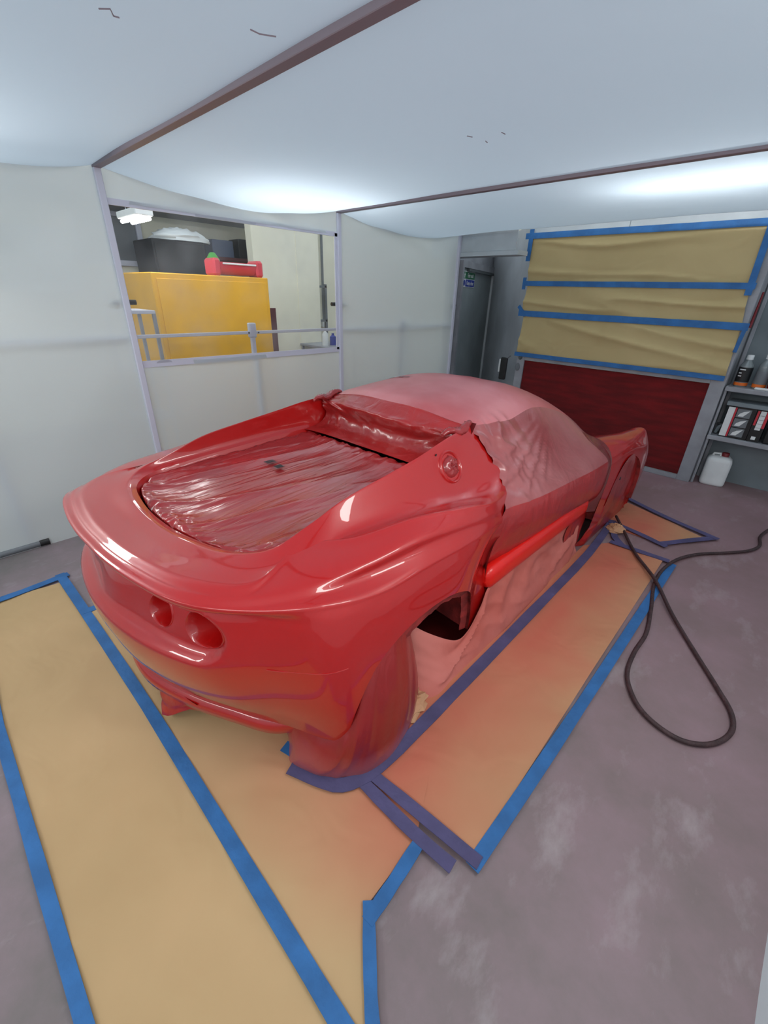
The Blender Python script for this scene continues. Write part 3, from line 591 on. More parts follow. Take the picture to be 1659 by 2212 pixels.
for i, (x, y, z, rz) in enumerate(SIDE_LAMPS): batten(x, y, z, rz, ['twin tube lamp outside the right window beside the car door', 'twin tube lamp outside the right window nearest the camera', 'twin tube lamp outside the right wall beside the car nose'][i], 'tube2')
# made-up housings for the four added lights inside the tent (the lights themselves are set at the top)
for i, (ln, lab) in enumerate((('reflection_light_left', 'unseen light panel high on the left, added for the reflection on the car tail'), ('fill_light_right', 'added fill light panel above the right window beside the car door'), ('fill_light_right.001', 'added fill light panel above the right window nearest the camera'), ('fill_light_behind', 'added fill light panel near the roof behind the car tail'))):
    lo = bpy.data.objects[ln]; mw = Matrix.Translation(lo.location) @ lo.rotation_euler.to_matrix().to_4x4(); sx, sy = lo.data.size/2+.02, lo.data.size_y/2+.02
    t = empty('added_panel_light', tuple(lo.location), 0, lab, 'lamp')
    q = MB().box((-sx, -sy, .012), (sx, sy, .05), .006); q.V = [mw @ Vector(v)-lo.location for v in q.V]; q.build('housing', 'white', t)
    for a, b, nm in (((-sx, -sy, -.004), (-sx+.014, sy, .014), 'rim'), ((sx-.014, -sy, -.004), (sx, sy, .014), 'rim')):
        q = MB().box(a, b); q.V = [mw @ Vector(v)-lo.location for v in q.V]; q.build(nm, 'steel', t)
# ================================================================== THE CAR  (own frame: x right, y forward from the tail, z up)
car = empty('sports_car', (-1.60, .20, 0), math.radians(1.0), 'glossy red low sports car body, masked with red-dusted film, standing on taped paper', 'car')
# rear clam control net: stations from the tail centre round the corner to the door line, rows from the engine opening outwards and down
N = [
 [(0,.255,.822),(0,.235,.832),(0,.222,.836),(0,.165,.836),(0,.06,.848),(0,.003,.828),(0,.028,.795),(0,.03,.755),(0,-.005,.66),(0,-.025,.55),(0,.0,.40),(0,.045,.25)],
 [(.22,.275,.832),(.225,.255,.842),(.23,.242,.845),(.26,.18,.842),(.28,.09,.850),(.31,.033,.828),(.31,.06,.797),(.31,.06,.75),(.31,.035,.66),(.31,.022,.55),(.31,.05,.40),(.28,.115,.235)],
 [(.40,.33,.838),(.41,.315,.846),(.415,.302,.85),(.44,.24,.846),(.48,.15,.846),(.53,.098,.822),(.525,.125,.792),(.525,.125,.745),(.525,.108,.66),(.53,.108,.55),(.53,.14,.40),(.47,.205,.225)],
 [(.485,.42,.842),(.50,.41,.85),(.512,.40,.866),(.56,.345,.848),(.61,.27,.842),(.655,.215,.80),(.65,.228,.775),(.652,.232,.735),(.66,.225,.66),(.67,.225,.55),(.675,.25,.40),(.65,.305,.22)],
 [(.50,.56,.85),(.515,.555,.865),(.527,.55,.905),(.60,.50,.856),(.70,.43,.865),(.79,.385,.80),(.81,.39,.755),(.82,.39,.71),(.832,.39,.64),(.845,.39,.53),(.852,.395,.40),(.842,.42,.21)],
 [(.505,.70,.858),(.52,.70,.873),(.532,.70,.952),(.62,.66,.868),(.73,.61,.896),(.812,.59,.825),(.835,.59,.765),(.85,.585,.71),(.862,.58,.63),(.872,.58,.53),(.875,.58,.40),(.865,.58,.21)],
 [(.505,.92,.868),(.52,.92,.885),(.532,.92,.985),(.63,.89,.868),(.745,.86,.902),(.825,.85,.83),(.847,.85,.765),(.86,.84,.70),(.872,.84,.62),(.878,.84,.53),(.878,.84,.40),(.865,.84,.20)],
 [(.505,1.12,.876),(.52,1.12,.895),(.528,1.13,1.012),(.64,1.12,.862),(.75,1.10,.878),(.825,1.10,.81),(.845,1.10,.745),(.857,1.10,.68),(.866,1.10,.60),(.870,1.10,.52),(.868,1.10,.40),(.852,1.10,.19)],
 [(.50,1.30,.883),(.515,1.32,.905),(.512,1.35,1.045),(.645,1.36,.858),(.745,1.36,.832),(.81,1.35,.772),(.825,1.33,.71),(.830,1.31,.65),(.832,1.29,.58),(.83,1.27,.50),(.825,1.25,.38),(.815,1.25,.18)],
 [(.50,1.45,.89),(.505,1.50,.92),(.49,1.585,1.062),(.655,1.63,.865),(.735,1.585,.775),(.795,1.53,.74),(.802,1.47,.68),(.80,1.425,.62),(.798,1.395,.56),(.797,1.39,.49),(.795,1.42,.38),(.79,1.46,.18)],
]
# the crease on the haunch, and a crisp lip: extra rows close to the crest and the lip edge
CRE = {4: (.56,.49,.866), 5: (.655,.645,.870), 6: (.725,.875,.888), 7: (.775,1.10,.868), 8: (.785,1.36,.812)}
VAL = {5: (.61,.66,.862), 6: (.635,.89,.856), 7: (.655,1.12,.838), 8: (.665,1.37,.812)}
SHO = {4: (.79,.385,.788), 5: (.775,.60,.836), 6: (.80,.85,.846), 7: (.815,1.10,.818), 8: (.805,1.35,.772)}
SHO[4] = (.725,.41,.835)
for i, c in enumerate(N):
    if i > 4: c[5], c[6] = c[6], tuple(Vector(c[6]).lerp(Vector(c[7]), .5))
    if i in CRE: c[4] = CRE[i]
    if i in VAL: c[3] = VAL[i]
    v = [Vector(q) for q in c]; k_ = .14 if i >= 4 else .3
    lipb = v[5]+Vector((0, .006 if i < 4 else 0, -.021)) if i < 4 else v[5].lerp(v[6], .4)
    und = v[6]+Vector((0, .018, -.002)) if i < 4 else v[6]
    if i == 3: lipb = v[5]+Vector((.0, .003, -.016)); und = v[6]+Vector((-.004, .008, 0))
    sh_ = .14 if i < 5 else .35; hk = .12 if i > 3 else .35
    N[i] = v[:2]+[v[2].lerp(v[1], hk), v[2], v[2].lerp(v[3], .07 if i > 3 else .25), v[3]]+[v[4].lerp(v[3], k_), v[4], v[4].lerp(Vector(SHO[i]) if i in SHO else v[5], k_*1.2), Vector(SHO[i]) if i in SHO else v[4].lerp(v[5], .55)+Vector((0, 0, .003))]+[v[5].lerp(v[4], sh_), v[5], lipb, und]+v[7:]
NR = [3, 3, 2, 2, 8, 8, 3, 3, 6, 6, 3, 4, 4, 5, 10, 12, 12, 10]; NCc = [18, 16, 14, 14, 12, 12, 12, 12, 12]
def pocket(p):
    """lamp recess below the tail lip: a stadium set into the tail face"""
    x, z = abs(p.x), p.z-.668
    if p.y > .45 or p.z > .775: return 0
    px = max(0, x-.505); h = .098; d = math.hypot(px, z*.98)-h if px > 0 else abs(z)-h
    return sm(0, .034, -d)
def side_warp(p):
    # the tail turns slightly away on the far side
    if p.x < 0: p.y += .07*p.x*(1-sm(0, 1.1, p.y))
    return p
def clam(sgn):
    rows = surf([[Vector(q) for q in c] for c in N], NR, NCc, True)
    G = []
    for r in rows:
        line = []
        for p in r:
            p = Vector(p); k = pocket(p)
            if k: b_ = sm(.40, .62, abs(p.x)); p += Vector((-.012*b_, .048-.008*b_, 0))*k*(1-.3*sm(.2, .0, abs(p.x)))
            # haunch: sharp crease where the buttress valley meets the wheel arch crest, and the hollow that runs into the intake
            g = math.exp(-((p.z-.50)/.16)**2)*sm(1.02, 1.42, p.y)*sm(.7, .78, p.x); p.x -= .035*g
            line.append(side_warp(Vector((p.x*sgn, p.y, p.z))))
        G.append(line)
    return G
right = clam(1); left = clam(-1)
G = [list(reversed(l))[:-1]+r for l, r in zip(left, right)]
q = MB().grid(G); V, Fc = [Vector(v) for v in q.V], q.F
# openings: wheel arches and lamp holes
ARC_Y, ARC_Z, ARC_A, ARC_B = .835, .20, .405, .385
def f_arch(p):
    if abs(p.x) < .6 or p.y < .3: return 1
    return (abs((p.y-ARC_Y)/ARC_A)**2.3+abs(max(0, p.z-ARC_Z)/ARC_B)**2.3)**(1/2.3)-1
LAMPC = [(.325, .682, .056), (.508, .680, .067)]; LSH = {1: 0, -1: .07}
V, Fc, EA = clip(V, Fc, f_arch); VA = list(V)
LE = []
for s in (1, -1):
    for lx, lz, lr in LAMPC:
        V, Fc, E_ = clip(V, Fc, lambda p: 1 if (p.y > .4 or p.z > .8) else math.hypot(p.x-s*(lx+LSH[s]), p.z-lz)-lr); LE.append((s, lx, lz, lr, V, E_))
body = link('rear_clamshell', V, Fc, 'paint', car, True, 50)
# lamp sockets (turned-in flange + bowl), rebuilt from the circle so they meet the skin
def tail_y(x, z):
    best = min((abs(v.x-x)+abs(v.z-z), v.y) for v in V if v.y < .4 and abs(v.x-x) < .03 and abs(v.z-z) < .03); return best[1]
for s in (1, -1):
    for lx, lz, lr in LAMPC:
        lx += LSH[s]; G = []
        for k_, (sc_, dy) in enumerate(((1.07, .003), (1.05, -.003), (1.01, -.004), (.98, .000), (.965, .006), (.95, .03), (.90, .10), (.80, .125), (.5, .13), (.02, .131))):
            row = []
            for a in range(40):
                an = 2*math.pi*a/40; x = s*lx+lr*math.cos(an)*sc_; z = lz+lr*math.sin(an)*sc_
                yb = tail_y(s*lx+lr*1.08*math.cos(an), lz+lr*1.08*math.sin(an)) if k_ < 6 else None
                row.append([x, yb, z, dy])
            if k_ < 6: base_y = sum(r[1] for r in row)/40
            row = [((r[0], (r[1] if r[1] is not None else base_y)+r[3], r[2])) for r in row]
            # smooth y round the ring
            if k_ < 6: row = [(row[a][0], sum(row[(a+d_) % 40][1] for d_ in (-2, -1, 0, 1, 2))/5, row[a][2]) for a in range(40)]
            G.append(row)
        MB().grid(G, True).build('tail_lamp_socket', 'paint', car, True, 60)
def halfmesh(W_, F_, s, name):
    F_ = [f for f in F_ if s*W_[f[0]].x > 0]; u = sorted({i for f in F_ for i in f}); mp = {o: k for k, o in enumerate(u)}
    return link(name, [W_[i] for i in u], [tuple(mp[i] for i in f) for f in F_], 'dusty', car, True, 60)
# arch return flange and liner
W_, F_ = flange(VA, EA, [lambda p: (p.x-.02*(1 if p.x > 0 else -1), p.y, p.z), lambda p: (p.x*.93, p.y, p.z), lambda p: (.60*(1 if p.x > 0 else -1), p.y, p.z+.01), lambda p: (.42*(1 if p.x > 0 else -1), p.y, p.z-.02)])
for s in (1, -1): halfmesh(W_, F_, s, 'arch_liner')
def fl_in(k):
    def g(p):
        s_ = 1 if p.x > 0 else -1; j = 1+.22*(nz(p.y*22, p.z*22, 3)+.6*nz(p.y*60, p.z*60, 1)); kk_ = 1-(1-k)*j*(.55+.9*sm(1.15, .6, p.y)); return (p.x-s_*(.016+.02*(1-k)*5), ARC_Y+(p.y-ARC_Y)*kk_, .10+(p.z-.10)*kk_)
    return g
W_, F_ = flange(VA, EA, [fl_in(1.0), fl_in(.93), fl_in(.86)])
for s in (1, -1): halfmesh(W_, F_, s, 'arch_lip')
# inner edge lip of the engine opening
for s in (1, -1):
    pass
o = MB()
ringo = [Vector(p) for p in G0] if False else [Vector(p) for p in [l for l in [list(reversed(left[0]))[:-1]+right[0]][0]]]
o.grid([ringo, [(p.x*.985, p.y+.006, p.z-.018) for p in ringo], [(p.x*.965, p.y+.015, p.z-.05) for p in ringo]]); o.build('opening_return', 'paint', car, True, 60)
# seam between clamshell and bumper corner
pts = []
for i in range(24):
    t_ = i/23; y_ = .235+.2*t_; z_ = .575-.012*t_
    c_ = min(V, key=lambda v: abs(v.y-y_)*2+abs(v.z-z_)*2+(0 if v.x > .5 else 9)); pts.append((c_.x+.0005, y_, z_))
pts = [tuple(sum(pts[max(0, min(23, i+d_))][k] for d_ in (-2, -1, 0, 1, 2))/5 for k in range(3)) for i in range(24)]
MB().tube(pts, .0016, 6).build('panel_seam', 'paint', car, True)
# buttress inner closing wall at the front of the engine bay and the rear bulkhead
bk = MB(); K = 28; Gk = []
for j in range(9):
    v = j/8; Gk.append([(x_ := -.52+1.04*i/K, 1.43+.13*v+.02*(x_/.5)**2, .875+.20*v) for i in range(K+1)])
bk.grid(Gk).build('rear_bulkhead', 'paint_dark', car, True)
# bottom of the engine opening (dark tray under the film)
MB().box((-.50, .30, .70), (.50, 1.33, .72)).build('engine_bay_tray', 'under', car)
# valance below the bumper
def sweep(prof_pts, width, name, m_, y_off=0):
    pass
LV = [(-.64, .30), (-.45, .175), (-.25, .09), (0, .055), (.25, .115), (.45, .205), (.60, .285), (.665, .36)]
cv = crc([(x, y, 0) for x, y in LV], 8); G = []
for dy, z_ in ((.02, .27), (.035, .235), (.03, .215), (.0, .21), (-.014, .185), (-.010, .155), (.015, .142), (.06, .142), (.14, .165)):
    G.append([(p.x, p.y+dy, z_) for p in cv])
MB().grid(G).build('diffuser', 'paint', car, True, 60)
# chassis block that closes the car from below, inner wheel housings
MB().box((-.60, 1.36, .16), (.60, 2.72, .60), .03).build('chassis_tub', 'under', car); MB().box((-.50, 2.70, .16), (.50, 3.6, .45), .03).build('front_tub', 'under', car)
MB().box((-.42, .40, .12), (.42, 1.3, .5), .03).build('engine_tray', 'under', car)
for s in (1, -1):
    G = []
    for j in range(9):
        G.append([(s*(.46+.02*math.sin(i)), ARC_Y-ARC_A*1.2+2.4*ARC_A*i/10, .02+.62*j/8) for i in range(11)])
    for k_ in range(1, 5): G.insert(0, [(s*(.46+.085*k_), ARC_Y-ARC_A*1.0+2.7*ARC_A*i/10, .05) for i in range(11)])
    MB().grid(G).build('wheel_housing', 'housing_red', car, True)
# filler cap recess and its ball of film
def side_pt(y0, z0): return min((v for v in V if v.x > .45 and v.z > .7), key=lambda v: (v.y-y0)**2+(v.z-z0)**2)
cp = Vector((.592, 1.315, .945)); tn = None
nb = [v for v in V if (v-cp).length < .07 and v.x > .5]
if nb:
    cen = sum(nb, Vector())/len(nb)
    # plane normal by crossing extreme neighbours
    ay = max(nb, key=lambda v: v.y)-min(nb, key=lambda v: v.y); az = max(nb, key=lambda v: v.z)-min(nb, key=lambda v: v.z); tn = ay.cross(az).normalized()
    if tn.x < 0: tn = -tn
    cp = cen
else: tn = Vector((.8, 0, .6))
u_ = Vector((0, 1, 0)); u_ = (u_-tn*u_.dot(tn)).normalized(); v_ = tn.cross(u_)
def disc(prof, n, parent, name, m_, wob=0):
    G = [[cp+tn*(h+wob*(nz(a, h*40, r*60, .9)))+(u_*math.cos(2*math.pi*a/n)+v_*math.sin(2*math.pi*a/n))*r*(1+wob*12*nz(a, r*50, 2, .6)) for a in range(n)] for r, h in prof]
    q = MB().grid(G, True); q.F.append(tuple((len(prof)-1)*n+k for k in range(n))); return q.build(name, m_, parent, True, 50)
disc([(.078, -.004), (.076, .006), (.070, .010), (.064, .006), (.060, -.004), (.056, -.02), (.02, -.022)], 40, car, 'filler_recess', 'paint')
G = []
for i in range(13):
    u = i/12; w_ = .022*math.sin(math.pi*u)**.6; yc = 1.20+.17*u
    c_ = min((v for v in V if v.x > .6), key=lambda v: (v.y-yc)**2+((v.x-.725-.03*u)**2)*1.0)
    G.append([(c_.x-w_, yc, c_.z+.001+.006*math.sin(math.pi*u)), (c_.x-w_*.4, yc, c_.z-.010*math.sin(math.pi*u)), (c_.x+w_*.5, yc, c_.z-.010*math.sin(math.pi*u)), (c_.x+w_, yc, c_.z+.002)])
# small scoop on the haunch and screw hole on the buttress
scp = min((v for v in V if v.x > .6), key=lambda v: (v.y-1.20)**2+(v.z-.80)**2)
q = MB().lathe([(.012, -.001), (.012, .0015)], 14)
bh = min((v for v in V if v.x > .4), key=lambda v: (v.y-1.235)**2+(v.z-1.0)**2); q.V = [(bh.x+z*.8+.001, bh.y+x*.5, bh.z+y*.5+z*.5) for x, y, z in q.V]; q.build('screw_hole', 'black', car, True)
# side intake mouth (right and left)
for s in (1, -1):
    G = []
    for dx, dy, k_ in ((0, 0, 1), (-.03, .03, .93), (-.07, .10, .86), (-.12, .20, .7)):
        row = []
        for i in range(15):
            a = math.pi*(-.5+i/14); row.append((s*(.792+dx), 1.47-.085*math.cos(a)*k_+dy, .43+.17*math.sin(a)*k_))
        G.append(row)
    MB().grid(G).build('side_intake', 'dusty', car, True, 60)
# sill bars
def sill(s):
    G = []
    ys = [1.39, 1.40, 1.43, 1.6, 1.8, 2.0, 2.2, 2.35, 2.5, 2.62]
    for y_ in ys:
        k_ = 1 if y_ > 1.42 else (.75 if y_ > 1.395 else .3); row = []
        for a in range(18):
            an = 2*math.pi*a/18; ca_, sa_ = math.cos(an), math.sin(an); qn = (abs(ca_)**3.2+abs(sa_)**3.2)**(-1/3.2)
            row.append((s*(.785+.035*k_*qn*ca_+.012*sm(1.4, 2.6, y_)), y_, .385+.062*k_*qn*sa_))
        G.append(row)
    q = MB().grid(G, True); q.F.append(tuple(range(18))); q.F.append(tuple((len(ys)-1)*18+i for i in range(18))); q.build('sill', 'sill', car, True, 60)
sill(1); sill(-1)
# front clam
FN = [
 [(0,2.98,.74),(.30,2.96,.735),(.50,2.90,.73),(.60,2.86,.755),(.70,2.84,.765),(.775,2.83,.74),(.825,2.82,.69),(.855,2.80,.60),(.868,2.76,.48),(.865,2.72,.36),(.855,2.70,.20)],
 [(0,3.12,.70),(.30,3.10,.70),(.50,3.08,.70),(.61,3.06,.735),(.71,3.05,.757),(.79,3.04,.74),(.845,3.03,.70),(.875,3.0,.60),(.89,2.98,.48),(.89,2.96,.36),(.88,2.95,.20)],
 [(0,3.32,.63),(.30,3.32,.63),(.50,3.32,.64),(.63,3.32,.70),(.745,3.30,.742),(.82,3.30,.733),(.86,3.32,.70),(.89,3.31,.60),(.905,3.30,.48),(.905,3.30,.36),(.895,3.30,.20)],
 [(0,3.50,.55),(.30,3.50,.555),(.50,3.50,.58),(.64,3.50,.655),(.755,3.50,.735),(.83,3.50,.732),(.875,3.50,.66),(.90,3.50,.58),(.912,3.50,.48),(.91,3.50,.36),(.90,3.50,.19)],
 [(0,3.68,.45),(.28,3.68,.46),(.48,3.67,.50),(.63,3.65,.60),(.752,3.63,.722),(.82,3.63,.732),(.87,3.64,.64),(.893,3.65,.55),(.90,3.65,.46),(.895,3.65,.35),(.88,3.64,.18)],
 [(0,3.86,.33),(.26,3.85,.34),(.44,3.83,.38),(.60,3.79,.47),(.72,3.74,.60),(.80,3.71,.66),(.85,3.72,.59),(.872,3.73,.50),(.878,3.73,.42),(.87,3.73,.32),(.85,3.72,.17)],
 [(0,3.95,.20),(.25,3.94,.20),(.42,3.91,.21),(.58,3.87,.24),(.68,3.85,.30),(.75,3.83,.36),(.80,3.82,.36),(.83,3.81,.33),(.84,3.80,.28),(.84,3.79,.22),(.83,3.77,.16)],
]
Gs = {}
for s in (1, -1):
    rows = surf([[Vector((p[0]*s, p[1], p[2])) for p in c] for c in FN], 8, 9); Gs[s] = rows
G = [list(r) for r in reversed([list(x) for x in Gs[-1]])][:-1]+[list(x) for x in Gs[1]]
q = MB().grid(G); V2, F2 = [Vector(v) for v in q.V], q.F
def f_farch(p):
    if abs(p.x) < .7: return 1
    return (abs((p.y-3.17)/.33)**2.3+abs(max(0, p.z-.20)/.42)**2.3)**(1/2.3)-1
V2, F2, E2 = clip(V2, F2, f_farch)
link('front_clamshell', V2, F2, 'paint', car, True, 55)
W_, F_ = flange(V2, E2, [lambda p: (p.x-.03*(1 if p.x > 0 else -1), p.y, p.z), lambda p: (.62*(1 if p.x > 0 else -1), p.y, p.z)])
for s in (1, -1): halfmesh(W_, F_, s, 'arch_liner')
q = MB().lathe([(.012, 0), (.012, .003)], 12); q.V = [(.893+z, 2.99+x, .505+y) for x, y, z in q.V]; q.build('indicator_hole', 'black', car, True)
# door opening flange at the front of the gap
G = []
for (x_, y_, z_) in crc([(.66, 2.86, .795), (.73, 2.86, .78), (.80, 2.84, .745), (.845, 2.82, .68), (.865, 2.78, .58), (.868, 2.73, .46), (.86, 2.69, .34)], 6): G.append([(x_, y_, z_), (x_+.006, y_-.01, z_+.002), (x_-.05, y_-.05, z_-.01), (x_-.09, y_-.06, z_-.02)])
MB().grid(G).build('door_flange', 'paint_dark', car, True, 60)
# ================================================================== MASKING FILM AND PAPER ON THE CAR
cab = empty('cabin_masking_film', (-1.60, .20, 0), math.radians(1.0), 'pinkish dusted plastic film draped over roof, windows and door gap of the red car', 'masking film')
def cab_half(s):
    # stations along the car; rows from the roof centre down to the sill
    T = [
     [(0,1.52,1.10),(.22,1.52,1.098),(.40,1.53,1.075),(.478,1.555,1.052),(.56,1.59,.955),(.642,1.60,.858),(.722,1.555,.768),(.778,1.50,.732),(.785,1.44,.67),(.765,1.385,.56),(.745,1.38,.42)],
     [(0,1.60,1.128),(.23,1.60,1.124),(.42,1.62,1.09),(.510,1.66,1.055),(.592,1.70,.965),(.668,1.715,.878),(.745,1.70,.785),(.808,1.66,.728),(.818,1.62,.64),(.795,1.58,.53),(.768,1.57,.425)],
     [(0,1.88,1.160),(.24,1.88,1.150),(.42,1.88,1.108),(.52,1.88,1.035),(.59,1.88,.96),(.665,1.88,.875),(.745,1.88,.775),(.82,1.88,.71),(.835,1.88,.60),(.82,1.88,.50),(.785,1.88,.43)],
     [(0,2.20,1.165),(.24,2.20,1.155),(.41,2.20,1.115),(.50,2.22,1.05),(.58,2.22,.965),(.665,2.22,.865),(.75,2.22,.765),(.835,2.22,.70),(.85,2.22,.58),(.83,2.22,.48),(.788,2.22,.425)],
     [(0,2.52,1.095),(.24,2.52,1.085),(.42,2.52,1.045),(.52,2.50,.995),(.60,2.50,.91),(.68,2.50,.83),(.76,2.50,.755),(.845,2.50,.69),(.86,2.50,.56),(.838,2.50,.46),(.79,2.50,.42)],
     [(0,2.80,.955),(.25,2.80,.945),(.45,2.78,.92),(.57,2.74,.895),(.64,2.72,.845),(.70,2.72,.795),(.77,2.73,.75),(.845,2.74,.685),(.862,2.72,.56),(.845,2.68,.45),(.80,2.64,.41)],
     [(0,3.02,.80),(.27,3.01,.79),(.48,2.96,.775),(.60,2.90,.78),(.66,2.87,.79),(.715,2.86,.78),(.775,2.845,.75),(.835,2.83,.69),(.862,2.80,.59),(.866,2.74,.47),(.85,2.69,.36)],
    ]
    rows = surf([[Vector(p) for p in c] for c in T], 9, 15)
    G = []
    for r in rows:
        line = []
        for p in r:
            p = Vector(p)
            side = sm(.50, .60, p.x)*sm(.8, .72, p.x)
            # taut pleats fanning from the screen corner to the door sill on the side
            ang = math.atan2(p.z-1.04, p.y-2.42); rad = math.hypot(p.z-1.04, p.y-2.42)
            pl = math.sin(ang*52+2*nz(ang*3, .5, 1))*.5+.5
            fan = math.exp(-((ang+2.72)/.30)**2)
            d = .020*(pl**3)*fan*side*min(1, rad*2)
            # crumpled area behind the B post
            cr = sm(2.12, 1.72, p.y)*sm(.45, .53, p.x)*sm(.70, .80, p.z)
            d += .026*cr*(ridge(p.y*6, p.z*8, p.x*5, 1)**2-.45)+.007*cr*ridge(p.y*18, p.z*16, 3, 1)
            d += .004*nz(p.x*5, p.y*3, p.z*5)
            n_ = Vector((sm(.3, .6, p.x), 0, sm(.75, .4, p.x))).normalized()
            p += n_*d; p += n_*.004
            line.append(Vector((p.x*s, p.y, p.z)))
        G.append(line)
    return G
cr_, cl_ = cab_half(1), cab_half(-1)
def rows_build(sl, name, m_):
    G = [list(a) for a in sl]; q = MB().grid(G); return q.build(name, m_, cab, True, 180)
roofG = [r for r in reversed(cl_[:28])][:-1]+cr_[:28]
roofG = [list(r) for r in roofG]
q = MB().grid(roofG); q.build('roof_film', 'film_roof', cab, True, 180)
for h_ in (cr_, cl_):
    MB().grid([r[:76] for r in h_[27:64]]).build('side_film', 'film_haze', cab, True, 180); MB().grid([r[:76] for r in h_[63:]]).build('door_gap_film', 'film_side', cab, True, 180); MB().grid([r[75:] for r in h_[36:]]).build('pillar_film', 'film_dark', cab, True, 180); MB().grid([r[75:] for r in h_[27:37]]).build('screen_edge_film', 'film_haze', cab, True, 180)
# rear part: from the roof's back edge over the upright rear window into the bulkhead
K = len(roofG)-1; edge0 = [r[0] for r in roofG]; prof = [(1.52, 1.10), (1.50, 1.088), (1.455, 1.055), (1.435, 1.035), (1.45, 1.00), (1.475, .95), (1.44, .905), (1.365, .885), (1.335, .88)]
G = []
pc = crc([(0, y, z) for y, z in prof], 5)
for j, p in enumerate(pc):
    v = j/(len(pc)-1); row = []
    for i in range(K+1):
        x_ = (-.50+1.0*i/K); e_ = abs(x_)/.5
        y_ = p.y+.045*e_**2*(1-v)-.03*e_**6*v; z_ = p.z-.042*e_**3*(1-sm(.1, .4, v))
        x2 = x_*(1.0-.02*math.sin(math.pi*v))
        c1 = ridge(x_*7+v*3*(1 if x_ > 0 else -1), v*3, 2, 1)**2
        rad = math.hypot(x_-.47, z_-1.02); an = math.atan2(z_-1.02, x_-.47); fan = math.exp(-(rad/.35)**2)*math.sin(an*16)
        rad2 = math.hypot(x_+.47, z_-1.04); an2 = math.atan2(z_-1.04, x_+.47); fan += math.exp(-(rad2/.25)**2)*math.sin(an2*14)
        d = (.010*c1+.008*fan)*math.sin(math.pi*min(1, v*1.05))
        bl = sm(0, .16, v); e0 = edge0[i]; row.append((e0.x+(x2-e0.x)*bl, e0.y+(y_-d-e0.y)*bl, e0.z+(z_+d*.5-e0.z)*bl))
    G.append(row)
MB().grid(G).build('rear_window_film', 'film_side', cab, True, 180)
# gathered twists of film where it is tucked in at the buttress tops
for s in (1, -1):
    G = []
    for i in range(26):
        t_ = i/25; c_ = Vector((s*(.475+.035*t_*math.sin(t_*3)), 1.37+.22*t_, 1.048+.022*t_+.010*math.sin(t_*9))); r_ = .010+.015*math.sin(math.pi*t_)
        G.append([c_+Vector((math.cos(a*.449)*r_*(1+.45*nz(i*.5, a*1.1, s)), .01*nz(a, i, 4), math.sin(a*.449)*r_*.8*(1+.5*nz(i*.6, a*1.2, 5+s)))) for a in range(14)])
    q = MB().grid(G, True); q.F.append(tuple(range(14))[::-1]); q.F.append(tuple(25*14+k for k in range(14))); q.build('gathered_film', 'film_deck', cab, True, 60)
# printed mark on the roof film
q = MB()
for k_, w_ in enumerate((.012, .004, .008, .014, .005)):
    q.box((-.42+k_*.02, 2.14+k_*.002, 1.165), (-.42+k_*.02+w_, 2.20, 1.1655))
def onroof(x, y):
    return min((v for r in roofG for v in r), key=lambda v: (v.x-x)**2+(v.y-y)**2).z
pm = empty
for k_, (x_, w_, l_) in enumerate(((-.40, .05, .03), (-.33, .016, .05), (-.30, .03, .03), (-.255, .04, .012))):
    z_ = onroof(x_, 1.93)+.003; sl = (onroof(x_+w_, 1.93)-onroof(x_, 1.93))
    MB().grid([[(x_, 1.93, z_), (x_+w_, 1.93, z_+sl)], [(x_, 1.93+l_, z_+.001), (x_+w_, 1.93+l_, z_+sl+.001)]]).build('printed_mark', 'black', cab)
# film over the engine opening
eng = empty('engine_bay_film', (-1.60, .20, 0), math.radians(1.0), 'crinkled shiny red-dusted film stretched over the engine opening', 'masking film')
ring = [Vector(p) for p in (list(reversed(left[0]))[:-1]+right[0])]
ring = [Vector((p.x*.972, p.y+.012, p.z-.020)) for p in ring]
def lay(t, s):
    """t 0..1 from rear to front, s 0..1 left to right inside the opening"""
    return None
half = len(right[0]); Rr = [Vector((p.x*.972, p.y+.012, p.z-.020)) for p in right[0]]; Lr = [Vector((p.x*.972, p.y+.012, p.z-.020)) for p in left[0]]
def samp(L, t): 
    # by station index eased so that rows cross the opening evenly
    ys = L; f_ = t*(len(L)-1); i = int(min(len(L)-2, f_)); return L[i].lerp(L[i+1], f_-i)
cutn = max(i for i, p in enumerate(Rr) if p.y < 1.335)+1
Rr = Rr[:cutn]; Lr = Lr[:cutn]; G = []; NJ, NI = 110, 110
for j in range(NJ+1):
    t = (j/NJ)**.8; a, b = samp(Lr, t), samp(Rr, t); row = []
    for i in range(NI+1):
        u = i/NI; p = a.lerp(b, u)
        edge = min(u, 1-u)*(b-a).length; edge = min(edge, (p.y-.27)*1.0+.02, 1.34-p.y)
        e_ = sm(0, .05, edge)
        d = -.012*sm(0, .2, edge)
        # long taut folds running diagonally, and crumple near the rim
        s1 = p.x*4.2-p.y*1.3; s2 = p.y*.55+p.x*.3
        d += e_*.010*(max(0, ridge(s1*.6, s2, 1, 1))**4)+e_*.0032*max(0, ridge(s1*1.9, s2*1.4, 2, 1))**5
        rim = math.exp(-(edge/.07)**2); d += rim*(.010+.008*sm(.7, .3, p.y))*ridge(p.x*20, p.y*17, 3, 1)*sm(0, .01, edge)+.0015*nz(p.x*14, p.y*6, 5)
        row.append((p.x, p.y, p.z+d))
    G.append(row)
MB().grid(G).build('stretched_film', 'film_deck', eng, True, 180)
def onfilm(x, y): return min((Vector(v) for r in G for v in r), key=lambda v: (v.x-x)**2+(v.y-y)**2).z
z_ = onfilm(-.18, .88)+.012
for k_, (x_, w_, l_) in enumerate(((-.25, .012, .05), (-.235, .02, .05), (-.205, .006, .05), (-.165, .04, .04))):
    MB().box((x_, .86, z_), (x_+w_, .86+l_, z_+.0006)).build('printed_mark', 'black', eng)
